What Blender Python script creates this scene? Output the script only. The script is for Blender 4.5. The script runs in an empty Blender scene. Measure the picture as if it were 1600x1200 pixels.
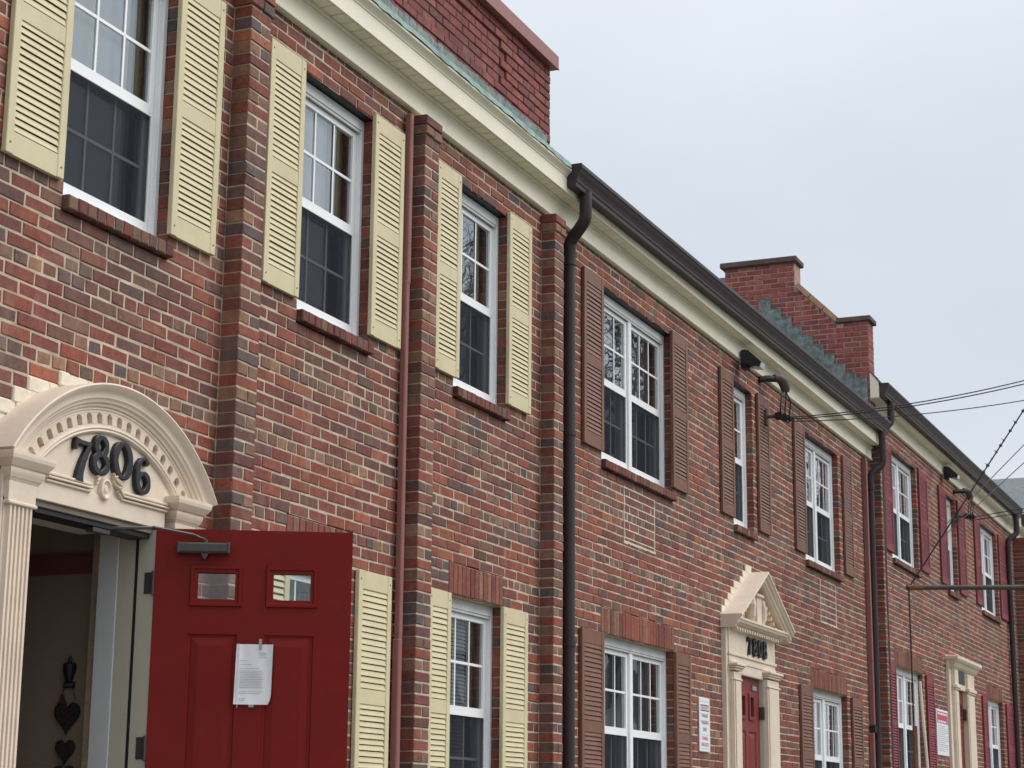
import bpy, math, random
from mathutils import Vector, Matrix
random.seed(7)
R = math.radians
scene = bpy.context.scene
col = scene.collection

# ------------------------------------------------------------------ camera, world, sun, exposure
F, YAW, PIT, ROL = 2980.83, 1.16448754, 0.224365715, 0.00876714
CAM = Vector((0, -5.1, 1.6))
fw = Vector((math.sin(YAW)*math.cos(PIT), math.cos(YAW)*math.cos(PIT), math.sin(PIT)))
r0 = Vector((math.cos(YAW), -math.sin(YAW), 0)); u0 = r0.cross(fw)
rt = r0*math.cos(ROL) + u0*math.sin(ROL); up = -r0*math.sin(ROL) + u0*math.cos(ROL)
cd = bpy.data.cameras.new("camera"); cam = bpy.data.objects.new("camera", cd); col.objects.link(cam)
cd.sensor_width = 36; cd.lens = F/1600*36; cd.clip_start = 0.05; cd.clip_end = 2000
cd.dof.use_dof = True; cd.dof.focus_distance = 12.0; cd.dof.aperture_fstop = 13.0
cam.matrix_world = Matrix(((rt.x, up.x, -fw.x, CAM.x), (rt.y, up.y, -fw.y, CAM.y), (rt.z, up.z, -fw.z, CAM.z), (0, 0, 0, 1)))
scene.camera = cam

def proj(x, y, z):
    v = Vector((x, y, z)) - CAM; d = v.dot(fw)
    return 800 + F*v.dot(rt)/d, 600 - F*v.dot(up)/d, d

SUN_EL, SUN_AZ = R(46), R(145)          # azimuth clockwise from +Y: in front of the facade and to its right
w = bpy.data.worlds.new("World"); scene.world = w; w.use_nodes = True
nt = w.node_tree; nt.nodes.clear()
N = lambda t: nt.nodes.new(t)
out = N("ShaderNodeOutputWorld"); bg = N("ShaderNodeBackground"); sky = N("ShaderNodeTexSky")
sky.sky_type = 'NISHITA'; sky.sun_disc = False; sky.sun_elevation = SUN_EL; sky.sun_rotation = SUN_AZ
tc = N("ShaderNodeTexCoord"); sep = N("ShaderNodeSeparateXYZ"); nt.links.new(tc.outputs["Generated"], sep.inputs[0])
rmp = N("ShaderNodeValToRGB"); cr = rmp.color_ramp        # overcast cloud deck: brighter towards the zenith
cr.elements[0].position = 0.0; cr.elements[0].color = (5.2, 5.5, 5.85, 1)
cr.elements[1].position = 1.0; cr.elements[1].color = (11.5, 11.7, 12.0, 1)
e = cr.elements.new(0.25); e.color = (4.65, 5.03, 5.5, 1)
e = cr.elements.new(0.5); e.color = (5.6, 5.92, 6.35, 1)
nt.links.new(sep.outputs["Z"], rmp.inputs[0])
cn = N("ShaderNodeTexNoise"); cn.inputs["Scale"].default_value = 2.6; cn.inputs["Detail"].default_value = 5; cn.inputs["Roughness"].default_value = .5
mp = N("ShaderNodeMapping"); mp.inputs["Scale"].default_value = (1, 1, 2.2)
nt.links.new(tc.outputs["Generated"], mp.inputs[0]); nt.links.new(mp.outputs[0], cn.inputs["Vector"])
mr = N("ShaderNodeMapRange"); mr.inputs[1].default_value = .3; mr.inputs[2].default_value = .7; mr.inputs[3].default_value = .93; mr.inputs[4].default_value = 1.07
nt.links.new(cn.outputs["Fac"], mr.inputs[0])
ml = N("ShaderNodeMixRGB"); ml.blend_type = 'MULTIPLY'; ml.inputs[0].default_value = 1
nt.links.new(rmp.outputs[0], ml.inputs[1]); nt.links.new(mr.outputs[0], ml.inputs[2])
mx = N("ShaderNodeMixRGB"); mx.inputs[0].default_value = .93
nt.links.new(sky.outputs[0], mx.inputs[1]); nt.links.new(ml.outputs[0], mx.inputs[2])
nt.links.new(mx.outputs[0], bg.inputs[0]); bg.inputs[1].default_value = 0.1
nt.links.new(bg.outputs[0], out.inputs[0])
sd = bpy.data.lights.new("sun", 'SUN'); sd.energy = 1.5; sd.angle = R(50); sd.color = (1, .965, .92)
so = bpy.data.objects.new("sun", sd); col.objects.link(so)
sdir = Vector((math.sin(SUN_AZ)*math.cos(SUN_EL), math.cos(SUN_AZ)*math.cos(SUN_EL), math.sin(SUN_EL)))
so.rotation_euler = sdir.to_track_quat('Z', 'Y').to_euler()
scene.view_settings.view_transform = 'Standard'; scene.view_settings.look = 'None'
scene.view_settings.exposure = 0.60; scene.view_settings.gamma = 1
scene.view_settings.use_curve_mapping = False

# ------------------------------------------------------------------ materials
def mat(name, c=(.5, .5, .5), rough=.6, var=.12, vscale=6, bump=0., bscale=60, spec=.4, metal=0, attr=None, stretch=None, dirt=0., dcol=(.12, .10, .08), dscale=3., streak=0.):
    m = bpy.data.materials.new(name); m.use_nodes = True
    t = m.node_tree; b = t.nodes["Principled BSDF"]; L = t.links.new
    b.inputs["Roughness"].default_value = rough; b.inputs["Metallic"].default_value = metal
    b.inputs["Specular IOR Level"].default_value = spec
    g = t.nodes.new("ShaderNodeNewGeometry")
    def noise(sc, det=4, ro=.6, st=None):
        n = t.nodes.new("ShaderNodeTexNoise"); n.inputs["Scale"].default_value = sc; n.inputs["Detail"].default_value = det; n.inputs["Roughness"].default_value = ro
        if st:
            mm = t.nodes.new("ShaderNodeMapping"); mm.inputs["Scale"].default_value = st
            L(g.outputs["Position"], mm.inputs[0]); L(mm.outputs[0], n.inputs["Vector"])
        else: L(g.outputs["Position"], n.inputs["Vector"])
        return n.outputs["Fac"]
    def rng(s, a, b_, lo, hi):
        q = t.nodes.new("ShaderNodeMapRange"); q.inputs[1].default_value = a; q.inputs[2].default_value = b_; q.inputs[3].default_value = lo; q.inputs[4].default_value = hi
        L(s, q.inputs[0]); return q.outputs[0]
    if attr:
        a = t.nodes.new("ShaderNodeAttribute"); a.attribute_name = attr; base = a.outputs["Color"]
    else:
        a = t.nodes.new("ShaderNodeRGB"); a.outputs[0].default_value = (*c, 1); base = a.outputs[0]
    def mixc(kind, fac, x, y):
        q = t.nodes.new("ShaderNodeMixRGB"); q.blend_type = kind
        if isinstance(fac, (int, float)): q.inputs[0].default_value = fac
        else: L(fac, q.inputs[0])
        L(x, q.inputs[1])
        if isinstance(y, tuple): q.inputs[2].default_value = (*y, 1)
        else: L(y, q.inputs[2])
        return q.outputs[0]
    base = mixc('MULTIPLY', 1, base, rng(noise(vscale, 5, .65, stretch), .3, .7, 1-var, 1+var))
    if dirt: base = mixc('MIX', rng(noise(dscale, 6, .7), .56, .75, 0, dirt), base, dcol)
    if streak: base = mixc('MIX', rng(noise(7, 4, .6, (1, 1, .1)), .55, .75, 0, streak), base, dcol)
    L(base, b.inputs["Base Color"])
    if bump:
        bp = t.nodes.new("ShaderNodeBump"); bp.inputs["Strength"].default_value = bump; bp.inputs["Distance"].default_value = .004
        L(noise(bscale, 4, .65, stretch), bp.inputs["Height"]); L(bp.outputs[0], b.inputs["Normal"])
    return m

def brick_material():
    m = bpy.data.materials.new("fired_brick"); m.use_nodes = True
    t = m.node_tree; b = t.nodes["Principled BSDF"]; L = t.links.new
    b.inputs["Roughness"].default_value = .78; b.inputs["Specular IOR Level"].default_value = .3
    g = t.nodes.new("ShaderNodeNewGeometry"); a = t.nodes.new("ShaderNodeAttribute"); a.attribute_name = "bc"
    def noise(sc, det=4, ro=.6, st=None):
        n = t.nodes.new("ShaderNodeTexNoise"); n.inputs["Scale"].default_value = sc; n.inputs["Detail"].default_value = det; n.inputs["Roughness"].default_value = ro
        if st:
            mm = t.nodes.new("ShaderNodeMapping"); mm.inputs["Scale"].default_value = st; L(g.outputs["Position"], mm.inputs[0]); L(mm.outputs[0], n.inputs["Vector"])
        else: L(g.outputs["Position"], n.inputs["Vector"])
        return n.outputs["Fac"]
    def rng(s, a_, b_, lo, hi):
        q = t.nodes.new("ShaderNodeMapRange"); q.inputs[1].default_value = a_; q.inputs[2].default_value = b_; q.inputs[3].default_value = lo; q.inputs[4].default_value = hi
        L(s, q.inputs[0]); return q.outputs[0]
    def mix(kind, fac, x, y):
        q = t.nodes.new("ShaderNodeMixRGB"); q.blend_type = kind
        if isinstance(fac, float): q.inputs[0].default_value = fac
        else: L(fac, q.inputs[0])
        L(x, q.inputs[1])
        if isinstance(y, tuple): q.inputs[2].default_value = (*y, 1)
        else: L(y, q.inputs[2])
        return q.outputs[0]
    c = mix('MULTIPLY', 1., a.outputs["Color"], rng(noise(28, 6, .7), .28, .72, .72, 1.28))
    c = mix('MULTIPLY', 1., c, rng(noise(14, 3, .5, (1, 1, .12)), .3, .7, .86, 1.14))           # vertical wire-cut scoring
    c = mix('MIX', rng(noise(2.1, 5, .6), .54, .78, 0., .30), c, (.32, .225, .17))                    # lime bloom washed down the wall
    c = mix('MIX', rng(noise(6.0, 4, .6, (1, 1, .22)), .60, .78, 0., .36), c, (.36, .27, .205))       # pale run-off streaks
    c = mix('MIX', rng(noise(1.3, 4, .6), .56, .72, 0., .35), c, (.05, .04, .038))                  # soot
    c = mix('MIX', rng(noise(24, 5, .75), .64, .72, 0., .55), c, (.40, .32, .24))                   # smeared mortar
    c = mix('MIX', rng(noise(33, 2.5, .55), .685, .72, 0., .75), c, (.03, .022, .02))                  # pits and chips
    L(c, b.inputs["Base Color"])
    bp = t.nodes.new("ShaderNodeBump"); bp.inputs["Strength"].default_value = .7; bp.inputs["Distance"].default_value = .004
    L(noise(75, 5, .7), bp.inputs["Height"]); L(bp.outputs[0], b.inputs["Normal"])
    return m

def glass_material():
    m = bpy.data.materials.new("window_glass"); m.use_nodes = True
    t = m.node_tree; t.nodes.clear(); L = t.links.new
    o = t.nodes.new("ShaderNodeOutputMaterial"); mixs = t.nodes.new("ShaderNodeMixShader")
    tr = t.nodes.new("ShaderNodeBsdfTransparent"); tr.inputs[0].default_value = (.86, .89, .88, 1)
    gl = t.nodes.new("ShaderNodeBsdfGlossy"); gl.inputs["Roughness"].default_value = .008; gl.inputs["Color"].default_value = (.95, .97, 1, 1)
    fr = t.nodes.new("ShaderNodeFresnel"); fr.inputs[0].default_value = 1.52
    f4 = t.nodes.new("ShaderNodeMath"); f4.operation = 'MULTIPLY'; f4.inputs[1].default_value = 4.     # double glazing: four surfaces, R = 4F/(1+3F)
    f3 = t.nodes.new("ShaderNodeMath"); f3.operation = 'MULTIPLY_ADD'; f3.inputs[1].default_value = 3.; f3.inputs[2].default_value = 1.
    ma = t.nodes.new("ShaderNodeMath"); ma.operation = 'DIVIDE'; ma.use_clamp = True
    g = t.nodes.new("ShaderNodeNewGeometry"); n = t.nodes.new("ShaderNodeTexNoise"); n.inputs["Scale"].default_value = 3.5
    L(g.outputs["Position"], n.inputs["Vector"])
    bp = t.nodes.new("ShaderNodeBump"); bp.inputs["Strength"].default_value = .018; bp.inputs["Distance"].default_value = .02
    L(n.outputs["Fac"], bp.inputs["Height"]); L(bp.outputs[0], gl.inputs["Normal"])
    L(fr.outputs[0], f4.inputs[0]); L(fr.outputs[0], f3.inputs[0]); L(f4.outputs[0], ma.inputs[0]); L(f3.outputs[0], ma.inputs[1]); L(ma.outputs[0], mixs.inputs[0]); L(tr.outputs[0], mixs.inputs[1]); L(gl.outputs[0], mixs.inputs[2]); L(mixs.outputs[0], o.inputs[0])
    return m

def thin_glass_material():
    m = M_GLASS.copy(); m.name = "single_glass"
    for n in m.node_tree.nodes:
        if n.type == 'MATH' and n.operation == 'MULTIPLY': n.inputs[1].default_value = 1.3
    return m

def screen_material():
    m = bpy.data.materials.new("insect_mesh"); m.use_nodes = True
    t = m.node_tree; t.nodes.clear(); L = t.links.new
    o = t.nodes.new("ShaderNodeOutputMaterial"); mixs = t.nodes.new("ShaderNodeMixShader"); mixs.inputs[0].default_value = .68
    tr = t.nodes.new("ShaderNodeBsdfTransparent"); d = t.nodes.new("ShaderNodeBsdfDiffuse"); d.inputs[0].default_value = (.030, .033, .042, 1)
    L(tr.outputs[0], mixs.inputs[1]); L(d.outputs[0], mixs.inputs[2]); L(mixs.outputs[0], o.inputs[0])
    return m

BRICK = brick_material(); M_GLASS = glass_material()
M = dict(
    mortar=mat("lime_mortar", (.50, .41, .31), .9, .28, 9, .6, 90, .2, dirt=.7, dcol=(.26, .22, .18)),
    mortar_dark=mat("dark_mortar", (.075, .045, .042), .9, .25, 9, .4, 90, .2),
    mortar_rose=mat("pinkish_mortar", (.40, .26, .22), .9, .2, 9, .4, 90, .2),
    mortar_pale=mat("repair_mortar", (.62, .56, .47), .9, .15, 9, .5, 90, .2),
    cream=mat("cream_paint", (.63, .555, .355), .55, .08, 5, .15, 40, .3, dirt=.22, dcol=(.44, .40, .27), dscale=5, streak=.3),
    trim=mat("ivory_trim", (.82, .77, .625), .5, .05, 3, .1, 30, .35, dirt=.16, dcol=(.42, .38, .29), streak=.10),
    stone=mat("cream_surround_paint", (.72, .605, .49), .6, .07, 5, .3, 35, .3, dirt=.22, dcol=(.45, .36, .26)),
    fillet=mat("painted_mortar", (.74, .66, .54), .8, .12, 14, .8, 40, .2, dirt=.2, dcol=(.5, .42, .33)),
    white=mat("white_vinyl", (.87, .88, .89), .35, .03, 4, 0, 40, .45, dirt=.08, dcol=(.5, .5, .5)),
    aluminium=mat("weathered_white_board", (.66, .67, .68), .5, .10, 6, .1, 40, .4, dirt=.35, dcol=(.33, .32, .31), streak=.25),
    brown=mat("brown_paint", (.190, .090, .060), .5, .14, 6, .15, 40, .35, dirt=.14, dcol=(.28, .16, .11)),
    red=mat("dark_red_paint", (.22, .034, .042), .5, .1, 6, .1, 40, .35, dirt=.12, dcol=(.3, .12, .12)),
    door=mat("red_door_enamel", (.180, .0125, .0095), .45, .08, 4, .05, 20, .14, dirt=.10, dcol=(.26, .05, .04), dscale=14),
    door_faded=mat("faded_red_door", (.20, .035, .033), .45, .08, 5, .04, 20, .35),
    gutter=mat("dark_brown_aluminium", (.046, .033, .036), .45, .12, 5, .05, 30, .3, dirt=.15, dcol=(.085, .07, .07)),
    pink=mat("oxide_red_metal", (.28, .118, .105), .45, .1, 6, .05, 30, .4, dirt=.12, dcol=(.2, .09, .08)),
    coping=mat("pink_metal_coping", (.27, .105, .09), .45, .05, 3, 0, 30, .4),
    copper=mat("green_copper", (.215, .33, .285), .6, .34, 10, .3, 30, .3, dirt=.5, dcol=(.10, .16, .14), dscale=9),
    copper_dark=mat("aged_copper", (.165, .205, .20), .6, .55, 14, .3, 30, .3, dirt=.5, dcol=(.05, .07, .075), dscale=9, streak=.4),
    slate=mat("grey_shingle", (.16, .175, .18), .8, .25, 8, .5, 30, .25),
    terracotta=mat("terracotta_coping", (.42, .24, .15), .7, .15, 8, .2, 30, .3),
    cap=mat("weathered_cap_stone", (.10, .075, .065), .8, .3, 8, .3, 30, .3),
    black=mat("black_metal", (.012, .013, .018), .45, .1, 8, .1, 60, .45),
    black_rubber=mat("black_cable", (.02, .019, .02), .6, .1, 8, 0, 60, .3),
    grey_metal=mat("grey_metal", (.13, .13, .13), .4, .1, 8, 0, 60, .5),
    dull_metal=mat("dull_bronze_metal", (.055, .05, .048), .45, .15, 9, .1, 60, .5),
    lens=mat("lamp_lens", (.62, .64, .68), .2, .05, 8, 0, 60, .6),
    dark=mat("dark_interior", (.05, .05, .056), .9, .1, 3),
    tan=mat("tan_interior_wall", (.27, .21, .155), .85, .08, 3),
    maroon=mat("maroon_border", (.19, .055, .048), .85, .1, 3),
    ceiling=mat("interior_ceiling", (.5, .48, .42), .9, .05, 3),
    bronze=mat("brownish_head_jamb", (.20, .165, .13), .6, .15, 6, .1, 40, .3),
    jamb=mat("beige_jamb", (.52, .49, .40), .55, .05, 4, 0, 40, .3),
    casing=mat("pale_grey_casing", (.60, .60, .61), .55, .05, 4, 0, 40, .3),
    curtain=mat("pale_curtain", (.62, .62, .65), .9, .08, 5),
    curtain_grey=mat("grey_curtain", (.47, .47, .50), .9, .12, 8),
    blind=mat("white_blind", (.84, .86, .89), .7, .05, 5),
    paper=mat("paper", (.80, .80, .84), .8, .03, 12),
    ink=mat("faint_print", (.36, .36, .41), .8, .2, 90),
    tape=mat("clear_tape", (.36, .30, .30), .25, .1, 30, 0, 40, .5),
    heart=mat("dark_felt", (.022, .016, .020), .9, .2, 30),
    heart_red=mat("dusty_red_felt", (.10, .022, .026), .9, .2, 30),
    sign_white=mat("white_sign", (.78, .79, .82), .4, .03, 8, 0, 40, .4),
    sign_red=mat("sign_red", (.50, .07, .13), .5, .05, 8),
    sign_ink=mat("sign_grey_print", (.36, .31, .34), .6, .1, 20),
    sign_rose=mat("faded_red_print", (.60, .30, .31), .6, .1, 20),
    sign_grey=mat("sign_pale_print", (.48, .47, .52), .6, .1, 20),
    wood=mat("brown_guard", (.20, .085, .038), .7, .2, 20, .1, 50, .3, stretch=(1, 1, .1)),
    galv=mat("rusty_steel", (.075, .06, .055), .6, .25, 12, .2, 60, .4),
    pale_wire=mat("pale_wire", (.35, .35, .37), .5, .05, 8),
    bark=mat("grey_bark", (.085, .072, .062), .9, .3, 9, .5, 30, .2),
    asphalt=mat("asphalt", (.05, .05, .052), .9, .2, 12, .4, 60, .2),
    concrete=mat("concrete", (.36, .35, .33), .9, .12, 5, .3, 50, .2, dirt=.2),
    grass=mat("winter_grass", (.09, .10, .045), .95, .4, 15, .6, 40, .1),
    glass=M_GLASS, thin_glass=thin_glass_material(), screen=screen_material())
MI = {}

# ------------------------------------------------------------------ mesh helpers
class MB:
    def __init__(s): s.v = []; s.f = []; s.c = []
    def face(s, pts, c=None):
        i = len(s.v); s.v += [tuple(p) for p in pts]; s.f.append(tuple(range(i, i+len(pts)))); s.c.append(c)
    def poly(s, vs, fs, c=None):
        i = len(s.v); s.v += [tuple(p) for p in vs]
        for q in fs: s.f.append(tuple(k+i for k in q)); s.c.append(c)
    def box(s, x0, x1, y0, y1, z0, z1, ch=0., c=None):
        if ch <= 0:
            vs = [(x0, y0, z0), (x1, y0, z0), (x1, y1, z0), (x0, y1, z0), (x0, y0, z1), (x1, y0, z1), (x1, y1, z1), (x0, y1, z1)]
            s.poly(vs, [(0, 3, 2, 1), (4, 5, 6, 7), (0, 1, 5, 4), (1, 2, 6, 5), (2, 3, 7, 6), (3, 0, 4, 7)], c); return
        X, Y, Z = (x0, x1), (y0, y1), (z0, z1); vs = []; idx = {}
        for a in (0, 1):
            for b in (0, 1):
                for d in (0, 1):
                    sx, sy, sz = (ch if a == 0 else -ch), (ch if b == 0 else -ch), (ch if d == 0 else -ch)
                    for k, p in enumerate(((X[a], Y[b]+sy, Z[d]+sz), (X[a]+sx, Y[b], Z[d]+sz), (X[a]+sx, Y[b]+sy, Z[d]))):
                        idx[a, b, d, k] = len(vs); vs.append(p)
        g = idx; fs = []
        fs += [(g[0,0,0,0], g[0,0,1,0], g[0,1,1,0], g[0,1,0,0]), (g[1,0,0,0], g[1,1,0,0], g[1,1,1,0], g[1,0,1,0])]
        fs += [(g[0,0,0,1], g[1,0,0,1], g[1,0,1,1], g[0,0,1,1]), (g[0,1,0,1], g[0,1,1,1], g[1,1,1,1], g[1,1,0,1])]
        fs += [(g[0,0,0,2], g[0,1,0,2], g[1,1,0,2], g[1,0,0,2]), (g[0,0,1,2], g[1,0,1,2], g[1,1,1,2], g[0,1,1,2])]
        for b in (0, 1):
            for d in (0, 1): fs.append((g[0,b,d,1], g[1,b,d,1], g[1,b,d,2], g[0,b,d,2]))
        for a in (0, 1):
            for d in (0, 1): fs.append((g[a,0,d,0], g[a,1,d,0], g[a,1,d,2], g[a,0,d,2]))
            for b in (0, 1): fs.append((g[a,b,0,0], g[a,b,1,0], g[a,b,1,1], g[a,b,0,1]))
        for a in (0, 1):
            for b in (0, 1):
                for d in (0, 1): fs.append((g[a,b,d,0], g[a,b,d,1], g[a,b,d,2]))
        s.poly(vs, fs, c)
    def prism(s, prof, x0, x1, axis='x', c=None):
        """closed profile of (a,b) swept along an axis: x -> (y,z), y -> (x,z), z -> (x,y)"""
        n = len(prof)
        mk = {'x': lambda t, p: (t, p[0], p[1]), 'y': lambda t, p: (p[0], t, p[1]), 'z': lambda t, p: (p[0], p[1], t)}[axis]
        vs = [mk(x0, p) for p in prof] + [mk(x1, p) for p in prof]
        fs = [(i, (i+1) % n, n+(i+1) % n, n+i) for i in range(n)] + [tuple(range(n))[::-1], tuple(range(n, 2*n))]
        s.poly(vs, fs, c)
    def tube(s, pts, r, n=8, cap=True, c=None):
        pts = [Vector(p) for p in pts]; rings = []
        rad = r if isinstance(r, (list, tuple)) else [r]*len(pts); pa = None
        for i, p in enumerate(pts):
            t = (pts[min(i+1, len(pts)-1)] - pts[max(i-1, 0)]).normalized()
            if pa is None: pa = t.orthogonal().normalized()
            pa = (pa - t*pa.dot(t)).normalized(); q = t.cross(pa)
            rings.append([p + (pa*math.cos(2*math.pi*k/n) + q*math.sin(2*math.pi*k/n))*rad[i] for k in range(n)])
        vs = [v for rr in rings for v in rr]; fs = []
        for i in range(len(pts)-1):
            for k in range(n): fs.append((i*n+k, i*n+(k+1) % n, (i+1)*n+(k+1) % n, (i+1)*n+k))
        if cap: fs += [tuple(range(n))[::-1], tuple(range((len(pts)-1)*n, len(pts)*n))]
        s.poly(vs, fs, c)
    def arc(s, cx, cz, prof, a0, a1, n=40, cap=True, c=None):
        """closed profile of (radius, y) swept round (cx,cz) in the XZ plane"""
        m = len(prof); vs = []; fs = []
        for i in range(n+1):
            a = a0 + (a1-a0)*i/n
            for rr, y in prof: vs.append((cx+rr*math.cos(a), y, cz+rr*math.sin(a)))
        for i in range(n):
            for k in range(m): fs.append((i*m+k, i*m+(k+1) % m, (i+1)*m+(k+1) % m, (i+1)*m+k))
        if cap: fs += [tuple(range(m))[::-1], tuple(range(n*m, n*m+m))]
        s.poly(vs, fs, c)
    def ribbon(s, pts, y0, y1, closed=False, ch=.004):
        """flat stroke of (x,z,width) given thickness from y0 (front) to y1, front edges chamfered"""
        n = len(pts); Lf = []; Rf = []
        for i in range(n):
            a = pts[(i-1) % n] if closed or i > 0 else pts[i]; b = pts[(i+1) % n] if closed or i < n-1 else pts[i]
            tx, tz = b[0]-a[0], b[1]-a[1]; l = math.hypot(tx, tz) or 1; nx, nz = -tz/l, tx/l; x, z, ww = pts[i]
            Lf.append((x+nx*ww/2, z+nz*ww/2, nx, nz)); Rf.append((x-nx*ww/2, z-nz*ww/2, nx, nz))
        vs = []
        for l, r_ in zip(Lf, Rf):
            vs += [(l[0], y1, l[1]), (l[0], y0+ch, l[1]), (l[0]-l[2]*ch, y0, l[1]-l[3]*ch), (r_[0]+r_[2]*ch, y0, r_[1]+r_[3]*ch), (r_[0], y0+ch, r_[1]), (r_[0], y1, r_[1])]
        fs = []
        for i in range(n if closed else n-1):
            j = (i+1) % n
            for k in range(6): fs.append((i*6+k, i*6+(k+1) % 6, j*6+(k+1) % 6, j*6+k))
        if not closed: fs += [(0, 1, 2, 3, 4, 5), tuple((n-1)*6+k for k in (5, 4, 3, 2, 1, 0))]
        s.poly(vs, fs)
    def mesh(s, name, m):
        me = bpy.data.meshes.new(name); me.from_pydata(s.v, [], s.f); me.materials.append(m)
        if any(c is not None for c in s.c):
            a = me.attributes.new("bc", 'FLOAT_COLOR', 'CORNER'); dat = []
            for q, c in zip(s.f, s.c):
                dat += list((*(c or (.2, .06, .045)), 1.))*len(q)
            a.data.foreach_set("color", dat)
        me.update(); return me
    def build(s, name, m, parent=None, smooth=False):
        me = s.mesh(name, M[m] if isinstance(m, str) else m)
        o = bpy.data.objects.new(name, me); col.objects.link(o)
        if parent: o.parent = parent
        if smooth:
            me.polygons.foreach_set("use_smooth", [True]*len(me.polygons))
            me.set_sharp_from_angle(angle=R(40))
        return o
import bmesh
def crown_block(b, x0, x1, prof, yb, ref):
    """moulded block: profile of (y,z) from bottom to top, returned round both ends; ref = y where the ends sit at x0 and x1"""
    L_ = []
    for y, z in prof: o_ = max(0, ref-y); L_.append(((x0-o_, yb, z), (x0-o_, y, z), (x1+o_, y, z), (x1+o_, yb, z)))
    for p, q in zip(L_, L_[1:]):
        for k in range(3): b.face([p[k], p[k+1], q[k+1], q[k]])
    b.face(L_[0][::-1]); b.face(L_[-1])
def fix(o):
    b = bmesh.new(); b.from_mesh(o.data); bmesh.ops.recalc_face_normals(b, faces=b.faces); b.to_mesh(o.data); b.free(); return o

def tag(o, label=None, cat=None, group=None, kind=None):
    if label: o["label"] = label
    if cat: o["category"] = cat
    if group: o["group"] = group
    if kind: o["kind"] = kind
    return o
def empty(name, loc=(0, 0, 0), rz=0, parent=None):
    o = bpy.data.objects.new(name, None); col.objects.link(o); o.location = loc; o.rotation_euler = (0, 0, rz); o.empty_display_size = .2
    if parent: o.parent = parent
    return o
def link(name, me, parent, loc=(0, 0, 0)):
    o = bpy.data.objects.new(name, me); col.objects.link(o); o.parent = parent; o.location = loc; return o
def text(name, s, size, m, parent, loc, width=None, depth=.0015, rot=(R(90), 0, 0)):
    cu = bpy.data.curves.new(name, 'FONT'); cu.body = s; cu.size = size; cu.extrude = depth/2; cu.align_x = 'CENTER'; cu.align_y = 'CENTER'; cu.resolution_u = 2
    tmp = bpy.data.objects.new(name, cu); col.objects.link(tmp)
    bpy.context.view_layer.update()
    me = bpy.data.meshes.new_from_object(tmp.evaluated_get(bpy.context.evaluated_depsgraph_get()))
    bpy.data.objects.remove(tmp); bpy.data.curves.remove(cu)
    if width and len(me.vertices):
        xs = [v.co.x for v in me.vertices]; k = width/(max(xs)-min(xs))
        for v in me.vertices: v.co.x *= k
    me.materials.clear(); me.materials.append(M[m])
    o = bpy.data.objects.new(name, me); col.objects.link(o); o.parent = parent; o.location = loc; o.rotation_euler = rot
    return o

# ------------------------------------------------------------------ ground (out of the frame below)
def gz(x): t = min(1, max(0, (x-19)/5)); return .5*t*t*(3-2*t)
def sheet(name, m, y0, y1, dz):
    b = MB(); xs = [-600, -60, 0, 10, 18] + [19+i*.5 for i in range(11)] + [30, 45, 80, 300, 700]
    for a, c in zip(xs, xs[1:]): b.face([(a, y0, gz(a)+dz), (c, y0, gz(c)+dz), (c, y1, gz(c)+dz), (a, y1, gz(a)+dz)])
    return tag(b.build(name, m), kind='structure')
sheet("ground", 'grass', -500, 500, 0); sheet("pavement", 'concrete', -3.4, -1.9, .004); sheet("road", 'asphalt', -14, -4.2, .004)

# ------------------------------------------------------------------ bricks
WY = .03                         # front plane of the wall bricks (shutter fronts are at y = 0)
PAL = [((.210, .062, .042), 12), ((.230, .069, .045), 11), ((.185, .057, .043), 11), ((.155, .052, .044), 9), ((.265, .082, .050), 2.6),
       ((.135, .068, .060), 4), ((.105, .070, .070), 2.0), ((.130, .056, .049), 7), ((.19, .094, .069), 3), ((.30, .102, .055), .7)]
HPAL = [((.205, .112, .076), 6), ((.18, .094, .070), 5), ((.14, .081, .070), 5), ((.19, .066, .047), 5), ((.255, .138, .084), 2), ((.100, .073, .072), 2.2)]
def pick(p):
    t = random.uniform(0, sum(q[1] for q in p))
    for c, ww in p:
        t -= ww
        if t <= 0: break
    k = 1.08*random.uniform(.87, 1.13); return tuple(min(1, ch*k*random.uniform(.96, 1.04)) for ch in c)
def brick_geo(b, l, h, d, cx=0, cy=0, cz=0, c=None, j=.0024, ch=.005):
    """one brick: front face at cy, body to cy+d; irregular chamfered front edge (18 triangles)"""
    r = lambda: random.uniform(-j, j)
    ox = [(-l/2, -h/2), (l/2, -h/2), (l/2, h/2), (-l/2, h/2)]
    fr = []; ed = []; bk = []; yo = random.uniform(-j, j)
    for x, z in ox:
        dx, dz = r(), r(); sx, sz = (1 if x < 0 else -1), (1 if z < 0 else -1)
        fr.append((cx+x+sx*ch+dx, cy+yo+r()*.5, cz+z+sz*ch+dz)); ed.append((cx+x+dx, cy+yo+ch, cz+z+dz)); bk.append((cx+x+dx, cy+d, cz+z+dz))
    fs = [(0, 1, 2, 3)]
    for i in range(4):
        k = (i+1) % 4; fs += [(4+i, 4+k, k, i), (8+i, 8+k, 4+k, 4+i)]
    b.poly(fr+ed+bk, fs, c)
VAR = {}
def brick_mesh(l, h, d, header):
    key = (round(l, 3), round(h, 4), round(d, 3))
    if key not in VAR: VAR[key] = []
    if len(VAR[key]) < 40:
        b = MB(); brick_geo(b, l, h, d, c=pick(HPAL if header else PAL)); VAR[key].append(b.mesh("brick", BRICK)); return VAR[key][-1]
    return random.choice(VAR[key])

def area_px(x, y, z, l, h):
    q = proj(x, y, z)
    if q[2] < .5 or not (-20 < q[0] < 1620 and -20 < q[1] < 1220): return 0
    a = proj(x-l/2, y, z); b = proj(x+l/2, y, z); return abs(b[0]-a[0])*F*h/q[2]

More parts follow.
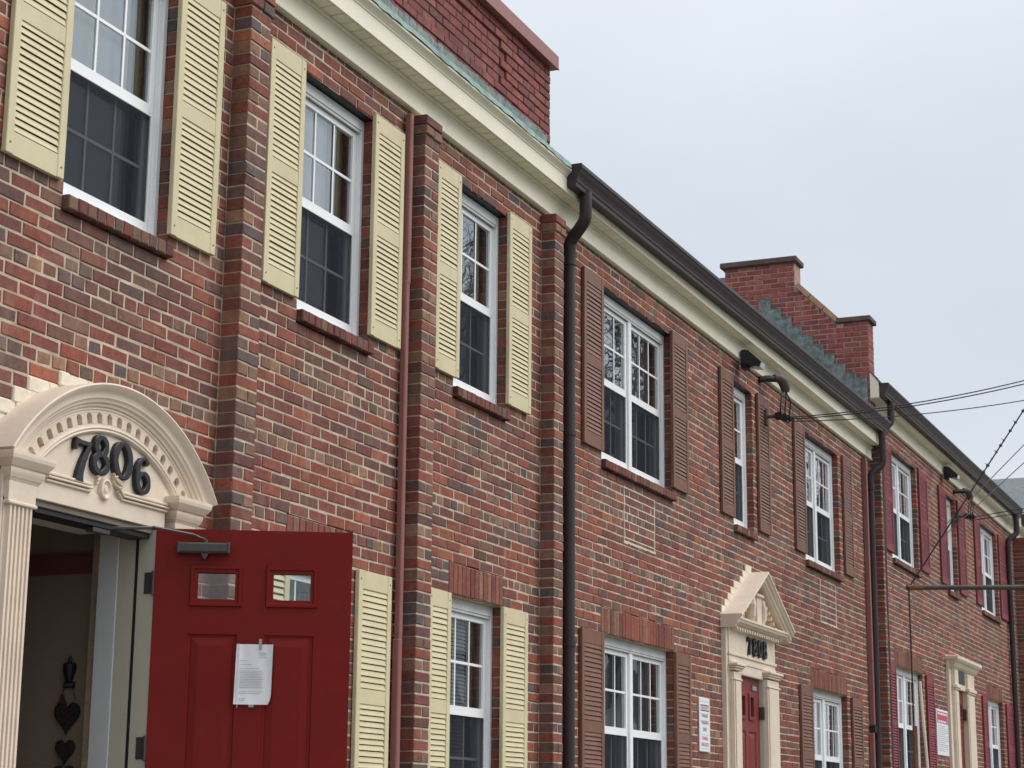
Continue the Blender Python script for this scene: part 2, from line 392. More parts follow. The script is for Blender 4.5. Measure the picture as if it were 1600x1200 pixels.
class House:
    def __init__(s, label, x0, x1, a=1., b=0.):
        s.root = tag(empty("brick_row_house", ((x0+x1)/2, 0, gz((x0+x1)/2))), label, "house")
        s.off = s.root.location.copy(); s.x0, s.x1, s.a, s.b = x0, x1, a, b; s.ops = []; s.bl = []; s.cover = []; s.recs = []; s.nslat = 0; s.fill = None
    def z(s, z): return z*s.a+s.b
    def part(s, mb, name, m, parent=None, smooth=False):
        o = mb.build(name, m, parent or s.root, smooth)
        if parent is None: o.location = -s.off
        return o
    def sub(s, name):
        o = empty(name, -s.off, 0, s.root); return o

C0 = .0672; Z0 = 2.995; SL = .2095; JT = .0080
def wall(H, zt=6.10, pil=(), seed=1, x_first=None):
    """mortar body with openings, then bricks course by course; the largest 300 are objects, the rest one joined part"""
    random.seed(seed)
    ops = [(a, b, H.z(c), H.z(d)) for a, b, c, d in H.ops]
    e = .005; m = MB(); yf = WY+.0035; yb = WY+.30; zlo = gz(H.x0)-.3; zhi = H.z(zt)
    xs = sorted({H.x0, H.x1} | {q for o in ops for q in (o[0]-e, o[1]+e)}); zs = sorted({zlo, zhi} | {q for o in ops for q in (o[2]-e, o[3]+e)})
    for xa, xb in zip(xs, xs[1:]):
        for za, zb in zip(zs, zs[1:]):
            cx, cz = (xa+xb)/2, (za+zb)/2
            if any(o[0]-e < cx < o[1]+e and o[2]-e < cz < o[3]+e for o in ops): continue
            m.face([(xa, yf, za), (xb, yf, za), (xb, yf, zb), (xa, yf, zb)])
    for o in ops:
        a, b, c, d = o[0]-e, o[1]+e, o[2]-e, o[3]+e
        m.face([(a, yf, c), (a, yf, d), (a, yb, d), (a, yb, c)]); m.face([(b, yf, c), (b, yb, c), (b, yb, d), (b, yf, d)])
        m.face([(a, yf, d), (b, yf, d), (b, yb, d), (a, yb, d)]); m.face([(a, yf, c), (a, yb, c), (b, yb, c), (b, yf, c)])
    for (pa, pb, pd, ptop) in pil: m.box(pa+.004, pb-.004, WY-pd+.004, yf+.01, zlo, H.z(ptop)-.004)
    W = H.part(m, "wall", 'mortar'); recs = []
    cs = C0*H.a; h = cs-JT
    k0 = int((gz(H.x0)-.1-H.z(Z0))/cs); k1 = int((zhi-H.z(Z0))/cs)
    for k in range(k0, k1):
        za = H.z(Z0)+k*cs; zc = za+cs/2; header = (k % 6 == 2); L = SL/2 if header else SL
        blk = [(o[0], o[1]) for o in ops if o[2]-.02 < zc < o[3]+.005]
        blk += [(pa, pb) for pa, pb, pd, pt in pil if zc < H.z(pt)]
        if H.fill: blk += H.fill(zc)
        blk.sort(); free = []; x = H.x0
        for a, b in blk:
            if a > x: free.append((x, a))
            x = max(x, b)
        if x < H.x1: free.append((x, H.x1))
        off = (0 if k % 2 == 0 else SL/2) + (SL/4 if header else 0)
        n = int(math.floor((H.x0-off)/L)); xx = n*L+off
        seq = []
        while xx < H.x1:
            hd = header
            if not header and random.random() < .05: seq += [(xx, xx+L/2, True), (xx+L/2, xx+L, True)]
            else: seq.append((xx, xx+L, hd))
            xx += L
        for a, b in free:
            pcs = [[max(p+JT/2, a), min(q-JT/2, b), hd] for p, q, hd in seq if min(q, b)-max(p, a) > JT+.002]
            if len(pcs) > 1 and pcs[0][1]-pcs[0][0] < .05: pcs[1][0] = pcs[0][0]; pcs.pop(0)
            if len(pcs) > 1 and pcs[-1][1]-pcs[-1][0] < .05: pcs[-2][1] = pcs[-1][1]; pcs.pop()
            if pcs: pcs[0][0] = a; pcs[-1][1] = b
            for p2, q2, hd in pcs:
                xm = (p2+q2)/2; tint = 0.                     # grime washed down from the sills, and darker bricks in the course under the frieze
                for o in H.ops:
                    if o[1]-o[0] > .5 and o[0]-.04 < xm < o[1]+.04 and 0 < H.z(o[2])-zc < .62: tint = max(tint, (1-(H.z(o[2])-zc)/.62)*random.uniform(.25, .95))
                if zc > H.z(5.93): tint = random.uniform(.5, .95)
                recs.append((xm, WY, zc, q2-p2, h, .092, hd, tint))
    for (pa, pb, pd, pt) in pil:
        for k in range(k0, int((H.z(pt)-H.z(Z0))/cs)+1):
            zc = H.z(Z0)+(k+.5)*cs; top = (H.z(pt)-H.z(Z0))/cs - k
            if zc+h/2 > H.z(pt)+.01: continue
            g = .013 if top < 2.2 else 0
            if k % 2: recs.append(((pa+pb)/2, WY-pd-g, zc, pb-pa+2*g, h, pd-.004+g, False))
            else:
                md = (pa+pb)/2
                for p, q in ((pa-g, md-.004), (md+.004, pb+g)): recs.append(((p+q)/2, WY-pd-g, zc, q-p, h, pd-.004+g, True))
    put_bricks(H, W, recs, 300)
    return W
def put_bricks(H, W, recs, cap, mb=None):
    sc = []
    for i, r_ in enumerate(recs):
        a = area_px(r_[0], r_[1], r_[2], r_[3], r_[4])
        if any(c[0] < r_[0] < c[1] and c[2] < r_[2] < c[3] for c in H.cover): a *= .05
        sc.append((a, i))
    sc.sort(reverse=True); big = {i for a, i in sc[:cap] if a > 25}
    st = MB()
    for i, r_ in enumerate(recs):
        x, y, z, l, h, d, hd = r_[:7]; tint = r_[7] if len(r_) > 7 else 0
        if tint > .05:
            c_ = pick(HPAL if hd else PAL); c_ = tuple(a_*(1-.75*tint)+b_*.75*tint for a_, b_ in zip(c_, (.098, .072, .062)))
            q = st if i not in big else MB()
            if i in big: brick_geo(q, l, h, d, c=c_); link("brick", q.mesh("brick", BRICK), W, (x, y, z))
            else: brick_geo(q, l, h, d, x, y, z, c_)
        elif i in big:
            o = link("brick", brick_mesh(l, h, d, hd), W, (x, y, z))
        else: brick_geo(st, l, h, d, x, y, z, pick(HPAL if hd else PAL))
    if st.f: tag(st.build("brick_field", BRICK, W), kind='stuff')

# ------------------------------------------------------------------ shutters
def slat_mesh(wd, pitch, m):
    b = MB(); b.prism([(.0235, pitch), (.0098, pitch), (.0032, .0075), (.0032, .0050), (.0055, .0046), (.0235, .017)], 0, wd); return b.mesh("slat", M[m])
SLM = {}
def shutter(H, x0, x1, z0, z1, m, slats_as_parts=True, n=16):
    z0, z1 = H.z(z0), H.z(z1); y0, y1 = 0.0, WY-.003; st = .052; rl = .105
    H.cover.append((x0, x1, z0, z1))
    b = MB(); zm = z0+(z1-z0)*.485; hm = .042
    b.box(x0, x0+st, y0, y1, z0, z1, .003); b.box(x1-st, x1, y0, y1, z0, z1, .003)
    b.box(x0+st, x1-st, y0+.003, y1, z0, z0+rl, 0); b.box(x0+st, x1-st, y0+.003, y1, z1-rl, z1, 0); b.box(x0+st, x1-st, y0+.003, y1, zm-hm, zm+hm, 0)
    S = H.part(b, "shutter", m)
    if m == 'cream':
        for sx in (x0+st*.5, x1-st*.5):
            for sz in (z0+.05, z1-.05): q = MB(); q.tube([(sx, .002, sz), (sx, -.0022, sz)], [.0065, .0045], 7); q.build("screw", 'dull_metal', S)
    wd = x1-x0-2*st; j = MB()
    for a, c in ((z0+rl, zm-hm), (zm+hm, z1-rl)):
        p = (c-a)/n; key = (round(wd, 3), round(p, 4), m)
        if slats_as_parts:
            if key not in SLM: SLM[key] = slat_mesh(wd, p, m)
            for i in range(n):
                o = link("slat", SLM[key], S, (x0+st, random.uniform(-.0006, .0006), a+i*p))
                o.rotation_euler = (random.gauss(0, .018), random.gauss(0, .0022), 0)
        else:
            for i in range(n):
                z = a+i*p; j.prism([(.0235, z+p), (.0098, z+p), (.0032, z+.0125), (.0032, z+.0100), (.0055, z+.0096), (.0235, z+.022)], x0+st, x1-st)
    if j.f: tag(j.build("slat_panel", m, S), kind='stuff')
    return S

# ------------------------------------------------------------------ windows
FM = {}
def frame_rect(b, x0, x1, z0, z1, t, y0, y1, ch=.003, tb=None, tt=None):
    tb = tb or t; tt = tt or t
    b.box(x0, x0+t, y0, y1, z0, z1, ch); b.box(x1-t, x1, y0, y1, z0, z1, ch)
    b.box(x0+t, x1-t, y0+.0015, y1, z0, z0+tb, 0); b.box(x0+t, x1-t, y0+.0015, y1, z1-tt, z1, 0)
def window(H, x0, x1, z0, z1, units=1, cols=3, cover='curtain', header=True, blind_to=.72, lintel=False, grid_lower=True):
    """brick opening x0..x1, z0 (sill top)..z1; white vinyl double-hung sashes"""
    zb, zt = H.z(z0), H.z(z1); H.ops.append((x0, x1, z0-.083, z1))
    hb = .075 if header else .02
    b = MB(); ya, yb = .098, .19
    b.box(x0+.002, x1-.002, ya-.012, yb, zb-.012, zb+.030, .004)                           # sill nosing
    b.box(x0+.002, x0+.036, ya, yb, zb+.030, zt-.002, .003); b.box(x1-.036, x1-.002, ya, yb, zb+.030, zt-.002, .003)
    b.box(x0+.036, x1-.036, ya+.012, yb, zt-hb, zt-.002, 0)
    b.box(x0+.036, x0+.050, ya+.022, yb, zb+.030, zt-hb, 0); b.box(x1-.050, x1-.036, ya+.022, yb, zb+.030, zt-hb, 0)
    W = H.part(b, "window", 'white')
    hbx = MB(); hbx.box(x0+.037, x1-.037, ya-.004, ya+.012, zt-hb+.004, zt-.004, .003); hbx.box(x0+.037, x1-.037, ya+.002, ya+.014, zt-hb-.012, zt-hb+.003, .002); hbx.build("header_board", 'aluminium', W)
    xi0, xi1 = x0+.050, x1-.050; zi0, zi1 = zb+.030, zt-hb-.012; mid = (zi0+zi1)/2+.015
    wu = (xi1-xi0-(units-1)*.07)/units
    if units > 1:
        mm = MB()
        for u in range(1, units):
            xm = xi0+u*(wu+.07)-.07; mm.box(xm, xm+.07, ya+.004, yb, zi0, zi1, .004)
        mm.build("mullion", 'white', W)
    for u in range(units):
        a = xi0+u*(wu+.07); c = a+wu
        for k, (p, q, y) in enumerate(((mid-.02, zi1, .122), (zi0, mid+.02, .152))):
            sb = MB(); t = .042
            frame_rect(sb, a+.001, c-.001, p, q, t, y, y+.028, .003, tb=(.046 if k == 0 else .072), tt=(.036 if k == 0 else .04))
            S = sb.build("sash", 'white', W)
            g0, g1, gz0, gz1 = a+t, c-t, p+(.046 if k == 0 else .072), q-(.036 if k == 0 else .04)
            mb_ = MB(); tw = .0085
            for i in range(1, cols):
                xm = g0+(g1-g0)*i/cols; mb_.box(xm-tw, xm+tw, y+.008, y+.0125, gz0, gz1, .0015)
            zm = (gz0+gz1)/2
            for i in range(cols):
                xa = g0+(g1-g0)*i/cols+(tw if i else 0); xb = g0+(g1-g0)*(i+1)/cols-(tw if i < cols-1 else 0)
                mb_.box(xa, xb, y+.0085, y+.012, zm-tw, zm+tw, 0)
            mb_.build("muntin_grid", 'white', W)
            pn = MB(); yy = y+.016+random.uniform(-.0015, .0015); pn.face([(g0, yy, gz0), (g1, yy+random.uniform(-.002, .002), gz0), (g1, yy+random.uniform(-.002, .002), gz1), (g0, yy, gz1)]); pn.build("pane", 'glass', W)
        sc = MB(); sc.face([(a+.012, .128, zi0+.05), (c-.012, .128, zi0+.05), (c-.012, .128, mid-.028), (a+.012, .128, mid-.028)]); sc.build("insect_screen", 'screen', W)
        sf = MB(); frame_rect(sf, a+.002, c-.002, zi0, mid-.021, .020, .119, .133, .002, tb=.066, tt=.012); sf.build("screen_frame", 'white', W)
        # behind the glass
        if cover == 'roller':
            rb = MB(); xe = a+wu*blind_to; rb.box(a-.02, xe, .186, .189, zi0, zi1+.03); rb.build("roller_blind", 'blind', W)
            folds(W, a+wu*(blind_to-.02), a+wu*(blind_to+.14), zi0, zi1, 'curtain_grey', .225)
        elif cover == 'blinds':
            vb = MB(); zz = zi0
            while zz < zi1: vb.face([(a-.02, .198, zz), (a+wu*.78, .198, zz), (a+wu*.78, .212, zz+.021), (a-.02, .212, zz+.021)]); zz += .0245
            tag(vb.build("venetian_blind", 'blind', W), kind='stuff')
            folds(W, a+wu*.76, c+.02, zi0, zi1, 'curtain_grey', .30)
        elif cover == 'curtain':
            folds(W, a+wu*.62, c+.05, zi0, zi1, 'curtain_grey', .27); folds(W, a-.05, a+wu*.22, zi0, zi1, 'curtain_grey', .27)
        elif cover == 'lace':
            folds(W, a-.05, a+wu*.34, zi0, zi1, 'curtain', .26); folds(W, a+wu*.66, c+.05, zi0, zi1, 'curtain_grey', .26)
    # brick sill
    zs1 = zb-.013; zs0 = H.z(z0-.083)+.004; n = max(4, round((x1-x0)/.0725)); p = (x1-x0)/n
    sb = MB(); sb.box(x0+.004, x1-.004, -.002, .11, zs0+.003, zs1-.004); S = H.part(sb, "window_sill", 'mortar')
    for i in range(n):
        q = MB(); brick_geo(q, p-.0045, zs1-zs0, .12, c=tuple(.86*a_ for a_ in pick(PAL[2:4]+PAL[7:9] if random.random() < .5 else HPAL)), j=.0015); o = link("sill_brick", q.mesh("sill_brick", BRICK), S, (x0+(i+.5)*p, -.008, (zs0+zs1)/2))
        o.rotation_euler = (random.gauss(0, .006), random.gauss(0, .008), 0)
    if lintel:
        lz0, lz1 = zt, H.z(Z0)+3*C0*H.a; n = round((x1-x0+.03)/.0672); p = (x1-x0+.03)/n; xa = x0-.015
        H.ops.append((xa+.0005, xa+n*p, z1+.001, Z0+3*C0-.001)); lb = MB(); lb.box(xa+.002, xa+n*p-.002, WY+.006, WY+.1, lz0+.002, lz1-.002); Lt = H.part(lb, "soldier_lintel", 'mortar')
        for i in range(n):
            q = MB(); brick_geo(q, p-.0055, lz1-lz0-.008, .09, c=pick(PAL[0:4]+PAL[8:9]+HPAL[:2]), j=.0015); link("lintel_brick", q.mesh("lintel_brick", BRICK), Lt, (xa+(i+.5)*p, WY-.001, (lz0+lz1)/2))
    else:
        sa = MB(); sa.box(x0-.08, x1+.08, WY+.012, WY+.09, zt+.0005, zt+.0065); H.part(sa, "steel_lintel", 'black')
    return W
def folds(W, x0, x1, z0, z1, m, y):
    b = MB(); n = max(6, int((x1-x0)/.022)); vs = []; ph = random.uniform(0, 6)
    for i in range(n+1):
        x = x0+(x1-x0)*i/n; yy = y+.02*math.sin(ph+i*1.25)+.006*math.sin(i*2.9)
        vs += [(x, yy, z0-.05), (x+.004*math.sin(i), yy*1.0, z1+.05)]
    b.poly(vs, [(2*i, 2*i+2, 2*i+3, 2*i+1) for i in range(n)]); return b.build("curtain", m, W, True)

# ------------------------------------------------------------------ numerals
def ell(cx, cz, a, b, w_side, w_top, n=28, t0=0, t1=2*math.pi):
    pts = []
    for i in range(n):
        t = t0+(t1-t0)*i/(n if abs(t1-t0-2*math.pi) < 1e-6 else n-1)
        pts.append((cx+a*math.cos(t), cz+b*math.sin(t), w_side*abs(math.cos(t))+w_top*abs(math.sin(t))))
    return pts
def numeral(ch, h, y0, y1, wk=1.):
    b = MB(); k = h; T = .19*wk; t = .105*wk
    if ch == '0': b.ribbon([(x*k, z*k, w_*k) for x, z, w_ in ell(0, .5, .27, .435, T, t)], y0, y1, True)
    if ch == '8':
        b.ribbon([(x*k, z*k, w_*k) for x, z, w_ in ell(0, .72, .205, .22, T*.85, t)], y0, y1, True)
        b.ribbon([(x*k, z*k, w_*k) for x, z, w_ in ell(0, .275, .255, .225, T*.9, t)], y0-.0005, y1, True)
    if ch == '6':
        b.ribbon([(x*k, z*k, w_*k) for x, z, w_ in ell(0, .29, .25, .24, T*.9, t)], y0, y1, True)
        arm = [(-.25, .29, T), (-.255, .45, T), (-.225, .62, T), (-.15, .78, T*.85), (-.03, .89, t*1.1), (.09, .915, t), (.18, .86, T*.8), (.20, .79, T*1.05), (.185, .745, T*.5)]
        b.ribbon([(x*k, z*k, w_*k) for x, z, w_ in arm], y0-.0005, y1)
    if ch == '7':
        b.ribbon([(x*k, z*k, w_*k) for x, z, w_ in [(-.29, .70, .10), (-.285, .80, .12), (-.27, .92, .14)]], y0, y1)
        b.ribbon([(x*k, z*k, w_*k) for x, z, w_ in [(-.30, .905, .15), (-.05, .895, .13), (.28, .92, .12)]], y0-.0004, y1)
        b.ribbon([(x*k, z*k, w_*k) for x, z, w_ in [(.24, .93, .10), (.17, .74, .15), (.05, .48, .19), (-.035, .22, .22), (-.05, .06, .26), (-.05, 0, .30)]], y0-.0008, y1)
    return b

# ================================================================== HOUSE 1 (cream shutters, arched door)
H1 = House("brick row house with cream louvred shutters and an arched cream door surround", 4.6, 12.625)
H2 = House("brick row house with brown louvred shutters and a pointed cream door pediment", 12.625, 23.2)
H3 = House("brick row house with dark red shutters beyond the stepped gable parapet", 23.2, 34.6, 1.0214, .492)
H4 = House("farthest sliver of brick row house behind the last dark downspout", 34.6, 44., 1.0214, .492)

# upper windows: sill top 4.355, head 5.75
window(H1, 6.76, 7.617, 4.355, 5.75, cover='roller', blind_to=.80)
window(H1, 8.905, 9.765, 4.355, 5.75, cover='roller', blind_to=.66)
window(H1, 10.955, 11.82, 4.355, 5.75, cover='curtain')
window(H1, 10.955, 11.79, 1.60, 2.995, cover='blinds', lintel=True)
window(H1, 8.89, 9.62, 1.60, 2.995, cover='curtain', lintel=True)
for i, (a, b) in enumerate(((6.303, 6.720), (7.592, 8.003), (8.480, 8.868), (9.733, 10.130), (10.620, 10.985), (11.802, 12.203))): shutter(H1, a, b, 4.395, 5.783, 'cream')
for a, b in ((9.668, 10.085), (10.600, 10.922), (11.752, 12.175)): shutter(H1, a, b, 1.602, 2.992, 'cream')
shutter(H1, 8.47, 8.88, 1.602, 2.992, 'cream', False)

# arched surround geometry
AX, AZ, AR = 7.093, 2.537, .959; DX0, DX1, DZ = 6.53, 7.50, 2.912
def arch_fill(zc):
    out_ = []
    if zc < 3.085: out_.append((6.32, 7.87))
    dz = zc-.0-AZ
    rr = AR+.035
    if zc >= 3.085 and abs(dz) < rr:
        hw = math.sqrt(rr*rr-dz*dz); st = .105
        out_.append((AX-math.ceil(hw/st)*st+.03, AX+math.ceil(hw/st)*st-.06))
    return out_
H1.fill = arch_fill; H1.ops.append((DX0-.06, 7.56, 0.86, 2.97))
PIL1 = [(8.13, 8.335, .11, 5.955), (10.257, 10.457, .11, 5.955), (12.445, 12.622, .11, 5.955)]
H1.cover.append((7.75, 8.9, 0, 2.9))
wall(H1, pil=PIL1, seed=11)
fl = MB()
for k in range(1, 12):                                         # stepped painted mortar between arch and brickwork
    zc = Z0+(k+.5)*C0
    for a, b in arch_fill(zc):
        if zc > 3.08:
            x = a
            while x < b:
                e_ = min(b, x+random.uniform(.07, .16)); e_ = b if b-e_ < .04 else e_
                fl.box(x+random.uniform(-.004, .001), e_+random.uniform(-.001, .004), WY-.002-random.uniform(0, .014), WY+.02, zc-C0/2-random.uniform(-.001, .004), zc+C0/2+random.uniform(-.002, .008), random.uniform(.004, .009)); x = e_
H1.part(fl, "mortar_fillet", 'fillet')

DS = H1.sub("door_surround")
a0 = math.asin((3.083-AZ)/AR); A0, A1 = a0, math.pi-a0
b = MB()                                                        # crown moulding of the arch
b.arc(AX, AZ, [(0.9650, 0.024), (0.9650, -0.150), (0.9570, -0.153), (0.9514, -0.148), (0.9450, -0.146), (0.9330, -0.128), (0.9170, -0.121), (0.9010, -0.120), (0.8954, -0.113), (0.8826, -0.110), (0.8746, -0.099), (0.8698, -0.099), (0.8634, -0.094), (0.8634, 0.024)], A0-.0, A1, 64)
b.build("arch_moulding", 'stone', DS, True)
b = MB()
b.arc(AX, AZ, [(.8630, .02), (.8630, -.088), (.852, -.088), (.848, -.083), (.838, -.083), (.838, .02)], A0-.035, A1+.035, 56)
b.arc(AX, AZ, [(.788, .02), (.788, -.083), (.778, -.083), (.775, -.089), (.769, -.092), (.762, -.086), (.755, -.090), (.747, -.085), (.742, -.074), (.742, .02)], A0-.10, A1+.10, 56)
b.build("arch_band", 'stone', DS, True)
b = MB(); b.arc(AX, AZ, [(.8375, .02), (.8375, -.060), (.7885, -.060), (.7885, .02)], A0-.05, A1+.05, 48); b.build("dentil_backing", 'stone', DS, True)
for i in range(21):
    am = A0+.02+(A1-A0-.04)*i/20
    b = MB(); half = .0190/.81
    pr_ = [(.8370, -.055), (.8370, -.0835), (.7890, -.0835), (.7890, -.055)]
    b.arc(AX, AZ, pr_, am-half, am+half, 2)
    b.build("dentil", 'stone', DS)
    if i < 20:                                                  # rounded head of the gap: fill its upper corners
        g = am+(A1-A0-.04)/40; b = MB()
        for sgn in (-1, 1):
            ga = (.0375-.0190)/.81
            pts = []
            for q in range(5):
                t = q/4*math.pi/2; pts.append((.822+.0148*math.sin(t), g+sgn*ga*math.cos(t)))
            poly = [(rr_, aa) for rr_, aa in pts]+[(.8372, g+sgn*ga*1.05)]
            vs = [(AX+rr_*math.cos(aa), -.083, AZ+rr_*math.sin(aa)) for rr_, aa in poly]+[(AX+rr_*math.cos(aa), -.062, AZ+rr_*math.sin(aa)) for rr_, aa in poly]; n = len(poly)
            b.poly(vs, [tuple(range(n)), tuple(range(n, 2*n))[::-1]]+[(q, (q+1) % n, n+(q+1) % n, n+q) for q in range(n)])
        fix(b.build("dentil_cove", 'stone', DS))
b = MB(); n = 40                                                # tympanum panel and header
pts = [(AX+.744*math.cos(t), AZ+.744*math.sin(t)) for t in [math.asin((3.0-AZ)/.744)+(math.pi-2*math.asin((3.0-AZ)/.744))*i/n for i in range(n+1)]]
b.prism([(x, z) for x, z in pts], -.072, .02, 'y')
b.box(6.535, 7.545, -.078, .025, 2.914, 2.9995, .002)
b.box(6.33, 6.62, -.070, .024, 2.999, 3.12); b.box(7.56, 7.86, -.070, .024, 2.999, 3.12)
fix(b.build("tympanum", 'stone', DS))
b = MB()                                                        # bead moulding under the tympanum with a swan-neck rise at the rosette
for dz, wd, yy in ((.017, .012, -.092), (.000, .010, -.098), (-.015, .011, -.090)):
    P = [(6.62, 3.017+dz), (6.940, 3.017+dz)]; b.ribbon([(x, z, wd) for x, z in P], yy, -.07, False, .003)
    P = [(7.125, 3.098+dz), (7.105, 3.094+dz), (7.125, 3.078+dz), (7.172, 3.058+dz), (7.140, 3.048+dz), (7.158, 3.040+dz), (7.172, 3.028+dz), (7.182, 3.017+dz), (7.240, 3.017+dz), (7.545, 3.017+dz)]
    b.ribbon([(x, z, wd) for x, z in P], yy, -.07, False, .003)
    P = [(6.985, 3.058+dz), (7.002, 3.075+dz)]; b.ribbon([(x, z, wd) for x, z in P], yy+.004, -.07, False, .003)
b.build("bead_moulding", 'stone', DS)
b = MB(); prof = [(0, -.092), (.012, -.092), (.015, -.086), (.024, -.084), (.030, -.090), (.036, -.096), (.043, -.094), (.046, -.07)]
vs = []; fs = []; n = 24
for i in range(n):
    t = 2*math.pi*i/n
    for rr_, yy in prof: vs.append((7.05+rr_*math.cos(t)*.92, yy, 3.028+rr_*math.sin(t)*1.08))
m_ = len(prof)
for i in range(n):
    for k in range(m_-1): fs.append((i*m_+k, i*m_+k+1, ((i+1) % n)*m_+k+1, ((i+1) % n)*m_+k))
b.poly(vs, fs); fix(b.build("rosette", 'stone', DS, True))
for px0, px1, kind in ((6.35, 6.532, 0), (7.595, 7.775, 1)):    # fluted pilasters with capitals
    b = MB(); b.box(px0, px1, -.082, .024, .86, 2.888)
    nf = 6; wf = (px1-px0-.02)/nf
    for i in range(nf): b.prism([(px0+.01+wf*(i+.14), -.080), (px0+.01+wf*(i+.26), -.102), (px0+.01+wf*(i+.74), -.102), (px0+.01+wf*(i+.86), -.080)], .86, 2.858, 'z')
    b.box(px0-.004, px1+.006, -.112, .024, 2.858, 2.874, .004); b.box(px0, px1, -.103, .024, 2.874, 2.958)
    fix(b.build("pilaster", 'stone', DS))
    b = MB(); prof = [(-.104, 2.9585), (-.108, 2.966), (-.113, 2.972), (-.120, 2.988), (-.123, 3.0), (-.123, 3.012), (-.130, 3.016), (-.140, 3.030), (-.150, 3.045), (-.153, 3.060), (-.153, 3.0755)]
    crown_block(b, px0, px1+.01, prof, .024, -.103)
    fix(b.build("capital", 'stone', DS))
b = MB(); b.box(6.322, 6.349, -.06, .024, .86, 3.07, .003); b.box(6.336, 6.3495, -.078, -.061, .86, 3.0, .002); b.build("side_board", 'stone', DS)
for ch, cx, cz, h, rz in (('7', 6.852, 3.034, .190, .05), ('8', 6.995, 3.086, .178, -.01), ('0', 7.168, 3.088, .178, -.05), ('6', 7.335, 3.052, .178, -.10)):
    nb = numeral(ch, h, -.024, 0); o = nb.build("numeral", 'black', DS); fix(o); o.scale = ({'0': 1.2, '8': 1.08}.get(ch, 1.), 1, 1); o.location = (cx, -.0725, cz); o.rotation_euler = (0, rz, 0); o["label"] = "black number %s" % ch

# door frame and hall
DF = H1.sub("door_frame")
b = MB()
b.box(7.475, 7.54, -.083, .012, .88, 2.905, .002); b.box(7.47, 7.535, .0225, .115, .88, 2.88, .002); b.box(6.535, 6.553, -.03, .115, .88, 2.885, .002)
b.build("jamb", 'jamb', DF)
b = MB(); b.box(6.535, 7.474, -.062, .10, 2.886, 2.913, .002); b.build("head_jamb", 'bronze', DF)
b = MB(); b.box(7.468, 7.54, .0125, .022, .88, 2.885); b.box(6.60, 7.467, -.050, .06, 2.862, 2.885, .001); b.box(6.554, 6.560, -.02, -.005, .88, 2.86); b.build("weather_strip", 'black', DF)
b = MB(); b.box(7.463, 7.534, .116, .225, .88, 2.93, .003); b.build("casing", 'casing', DF)
HALL = H1.sub("hallway")
b = MB(); b.face([(7.60, .226, .88), (7.60, 3.2, .88), (7.60, 3.2, 3.16), (7.60, .226, 3.16)]); b.face([(7.535, .2255, .88), (7.6, .2255, .88), (7.6, .2255, 3.16), (7.535, .2255, 3.16)])
b.face([(5.4, 3.2, .88), (7.6, 3.2, .88), (7.6, 3.2, 3.16), (5.4, 3.2, 3.16)]); b.face([(5.4, .34, .88), (5.4, 3.2, .88), (5.4, 3.2, 3.16), (5.4, .34, 3.16)])
b.build("hall_wall", 'tan', HALL)
b = MB(); b.face([(5.4, .2, 3.16), (7.6, .2, 3.16), (7.6, 3.2, 3.16), (5.4, 3.2, 3.16)]); b.box(6.60, 7.45, .225, .335, 2.90, 3.155); b.build("hall_ceiling", 'ceiling', HALL)
b = MB(); b.face([(5.4, -.06, .88), (7.6, -.06, .88), (7.6, 3.2, .88), (5.4, 3.2, .88)]); b.build("hall_floor", 'dark', HALL)
b = MB(); b.box(7.588, 7.5995, .23, 3.19, 2.735, 2.832); b.build("wall_border", 'maroon', HALL)

# the open door: hinged on the right jamb, swung out 119 degrees
PH = R(61.2); DH = 2.912; DW = .915
DR = empty("front_door", Vector((7.47, -.085, DH))-H1.off, -PH, H1.root); DR["label"] = "red panelled door swung open"
def dpart(mb, name, m, smooth=False, fx=False):
    o = mb.build(name, m, DR, smooth)
    if fx: fix(o)
    return o
ZB = -2.02
L1, L2 = ((.166, .408), (.517, .757)), (-.360, -.168)
b = MB(); T = .044                                              # slab with two lights and four raised panels
def slab_grid(b, xs, zs, holes, y0, y1):
    for xa, xb in zip(xs, xs[1:]):
        for za, zb in zip(zs, zs[1:]):
            cx, cz = (xa+xb)/2, (za+zb)/2
            if any(h_[0] < cx < h_[1] and h_[2] < cz < h_[3] for h_ in holes): continue
            b.face([(xa, y0, za), (xb, y0, za), (xb, y0, zb), (xa, y0, zb)]); b.face([(xa, y1, za), (xa, y1, zb), (xb, y1, zb), (xb, y1, za)])
lights = [(p[0]+.022, p[1]-.022, L2[0]+.022, L2[1]-.022) for p in L1]
panels = [(.164, .391, -1.25, -.488), (.517, .744, -1.25, -.488), (.164, .391, -1.86, -1.36), (.517, .744, -1.86, -1.36)]
holes = lights+panels
xs = sorted({0, DW} | {q for h_ in holes for q in h_[:2]}); zs = sorted({ZB, 0} | {q for h_ in holes for q in h_[2:]})
slab_grid(b, xs, zs, holes, 0, T)
for x in (0, DW): b.face([(x, 0, ZB), (x, T, ZB), (x, T, 0), (x, 0, 0)])
for z in (ZB, 0): b.face([(0, 0, z), (DW, 0, z), (DW, T, z), (0, T, z)])
for (xa, xb, za, zb) in lights:
    for x in (xa, xb): b.face([(x, 0, za), (x, T, za), (x, T, zb), (x, 0, zb)])
    for z in (za, zb): b.face([(xa, 0, z), (xb, 0, z), (xb, T, z), (xa, T, z)])
dpart(b, "door_slab", 'door')
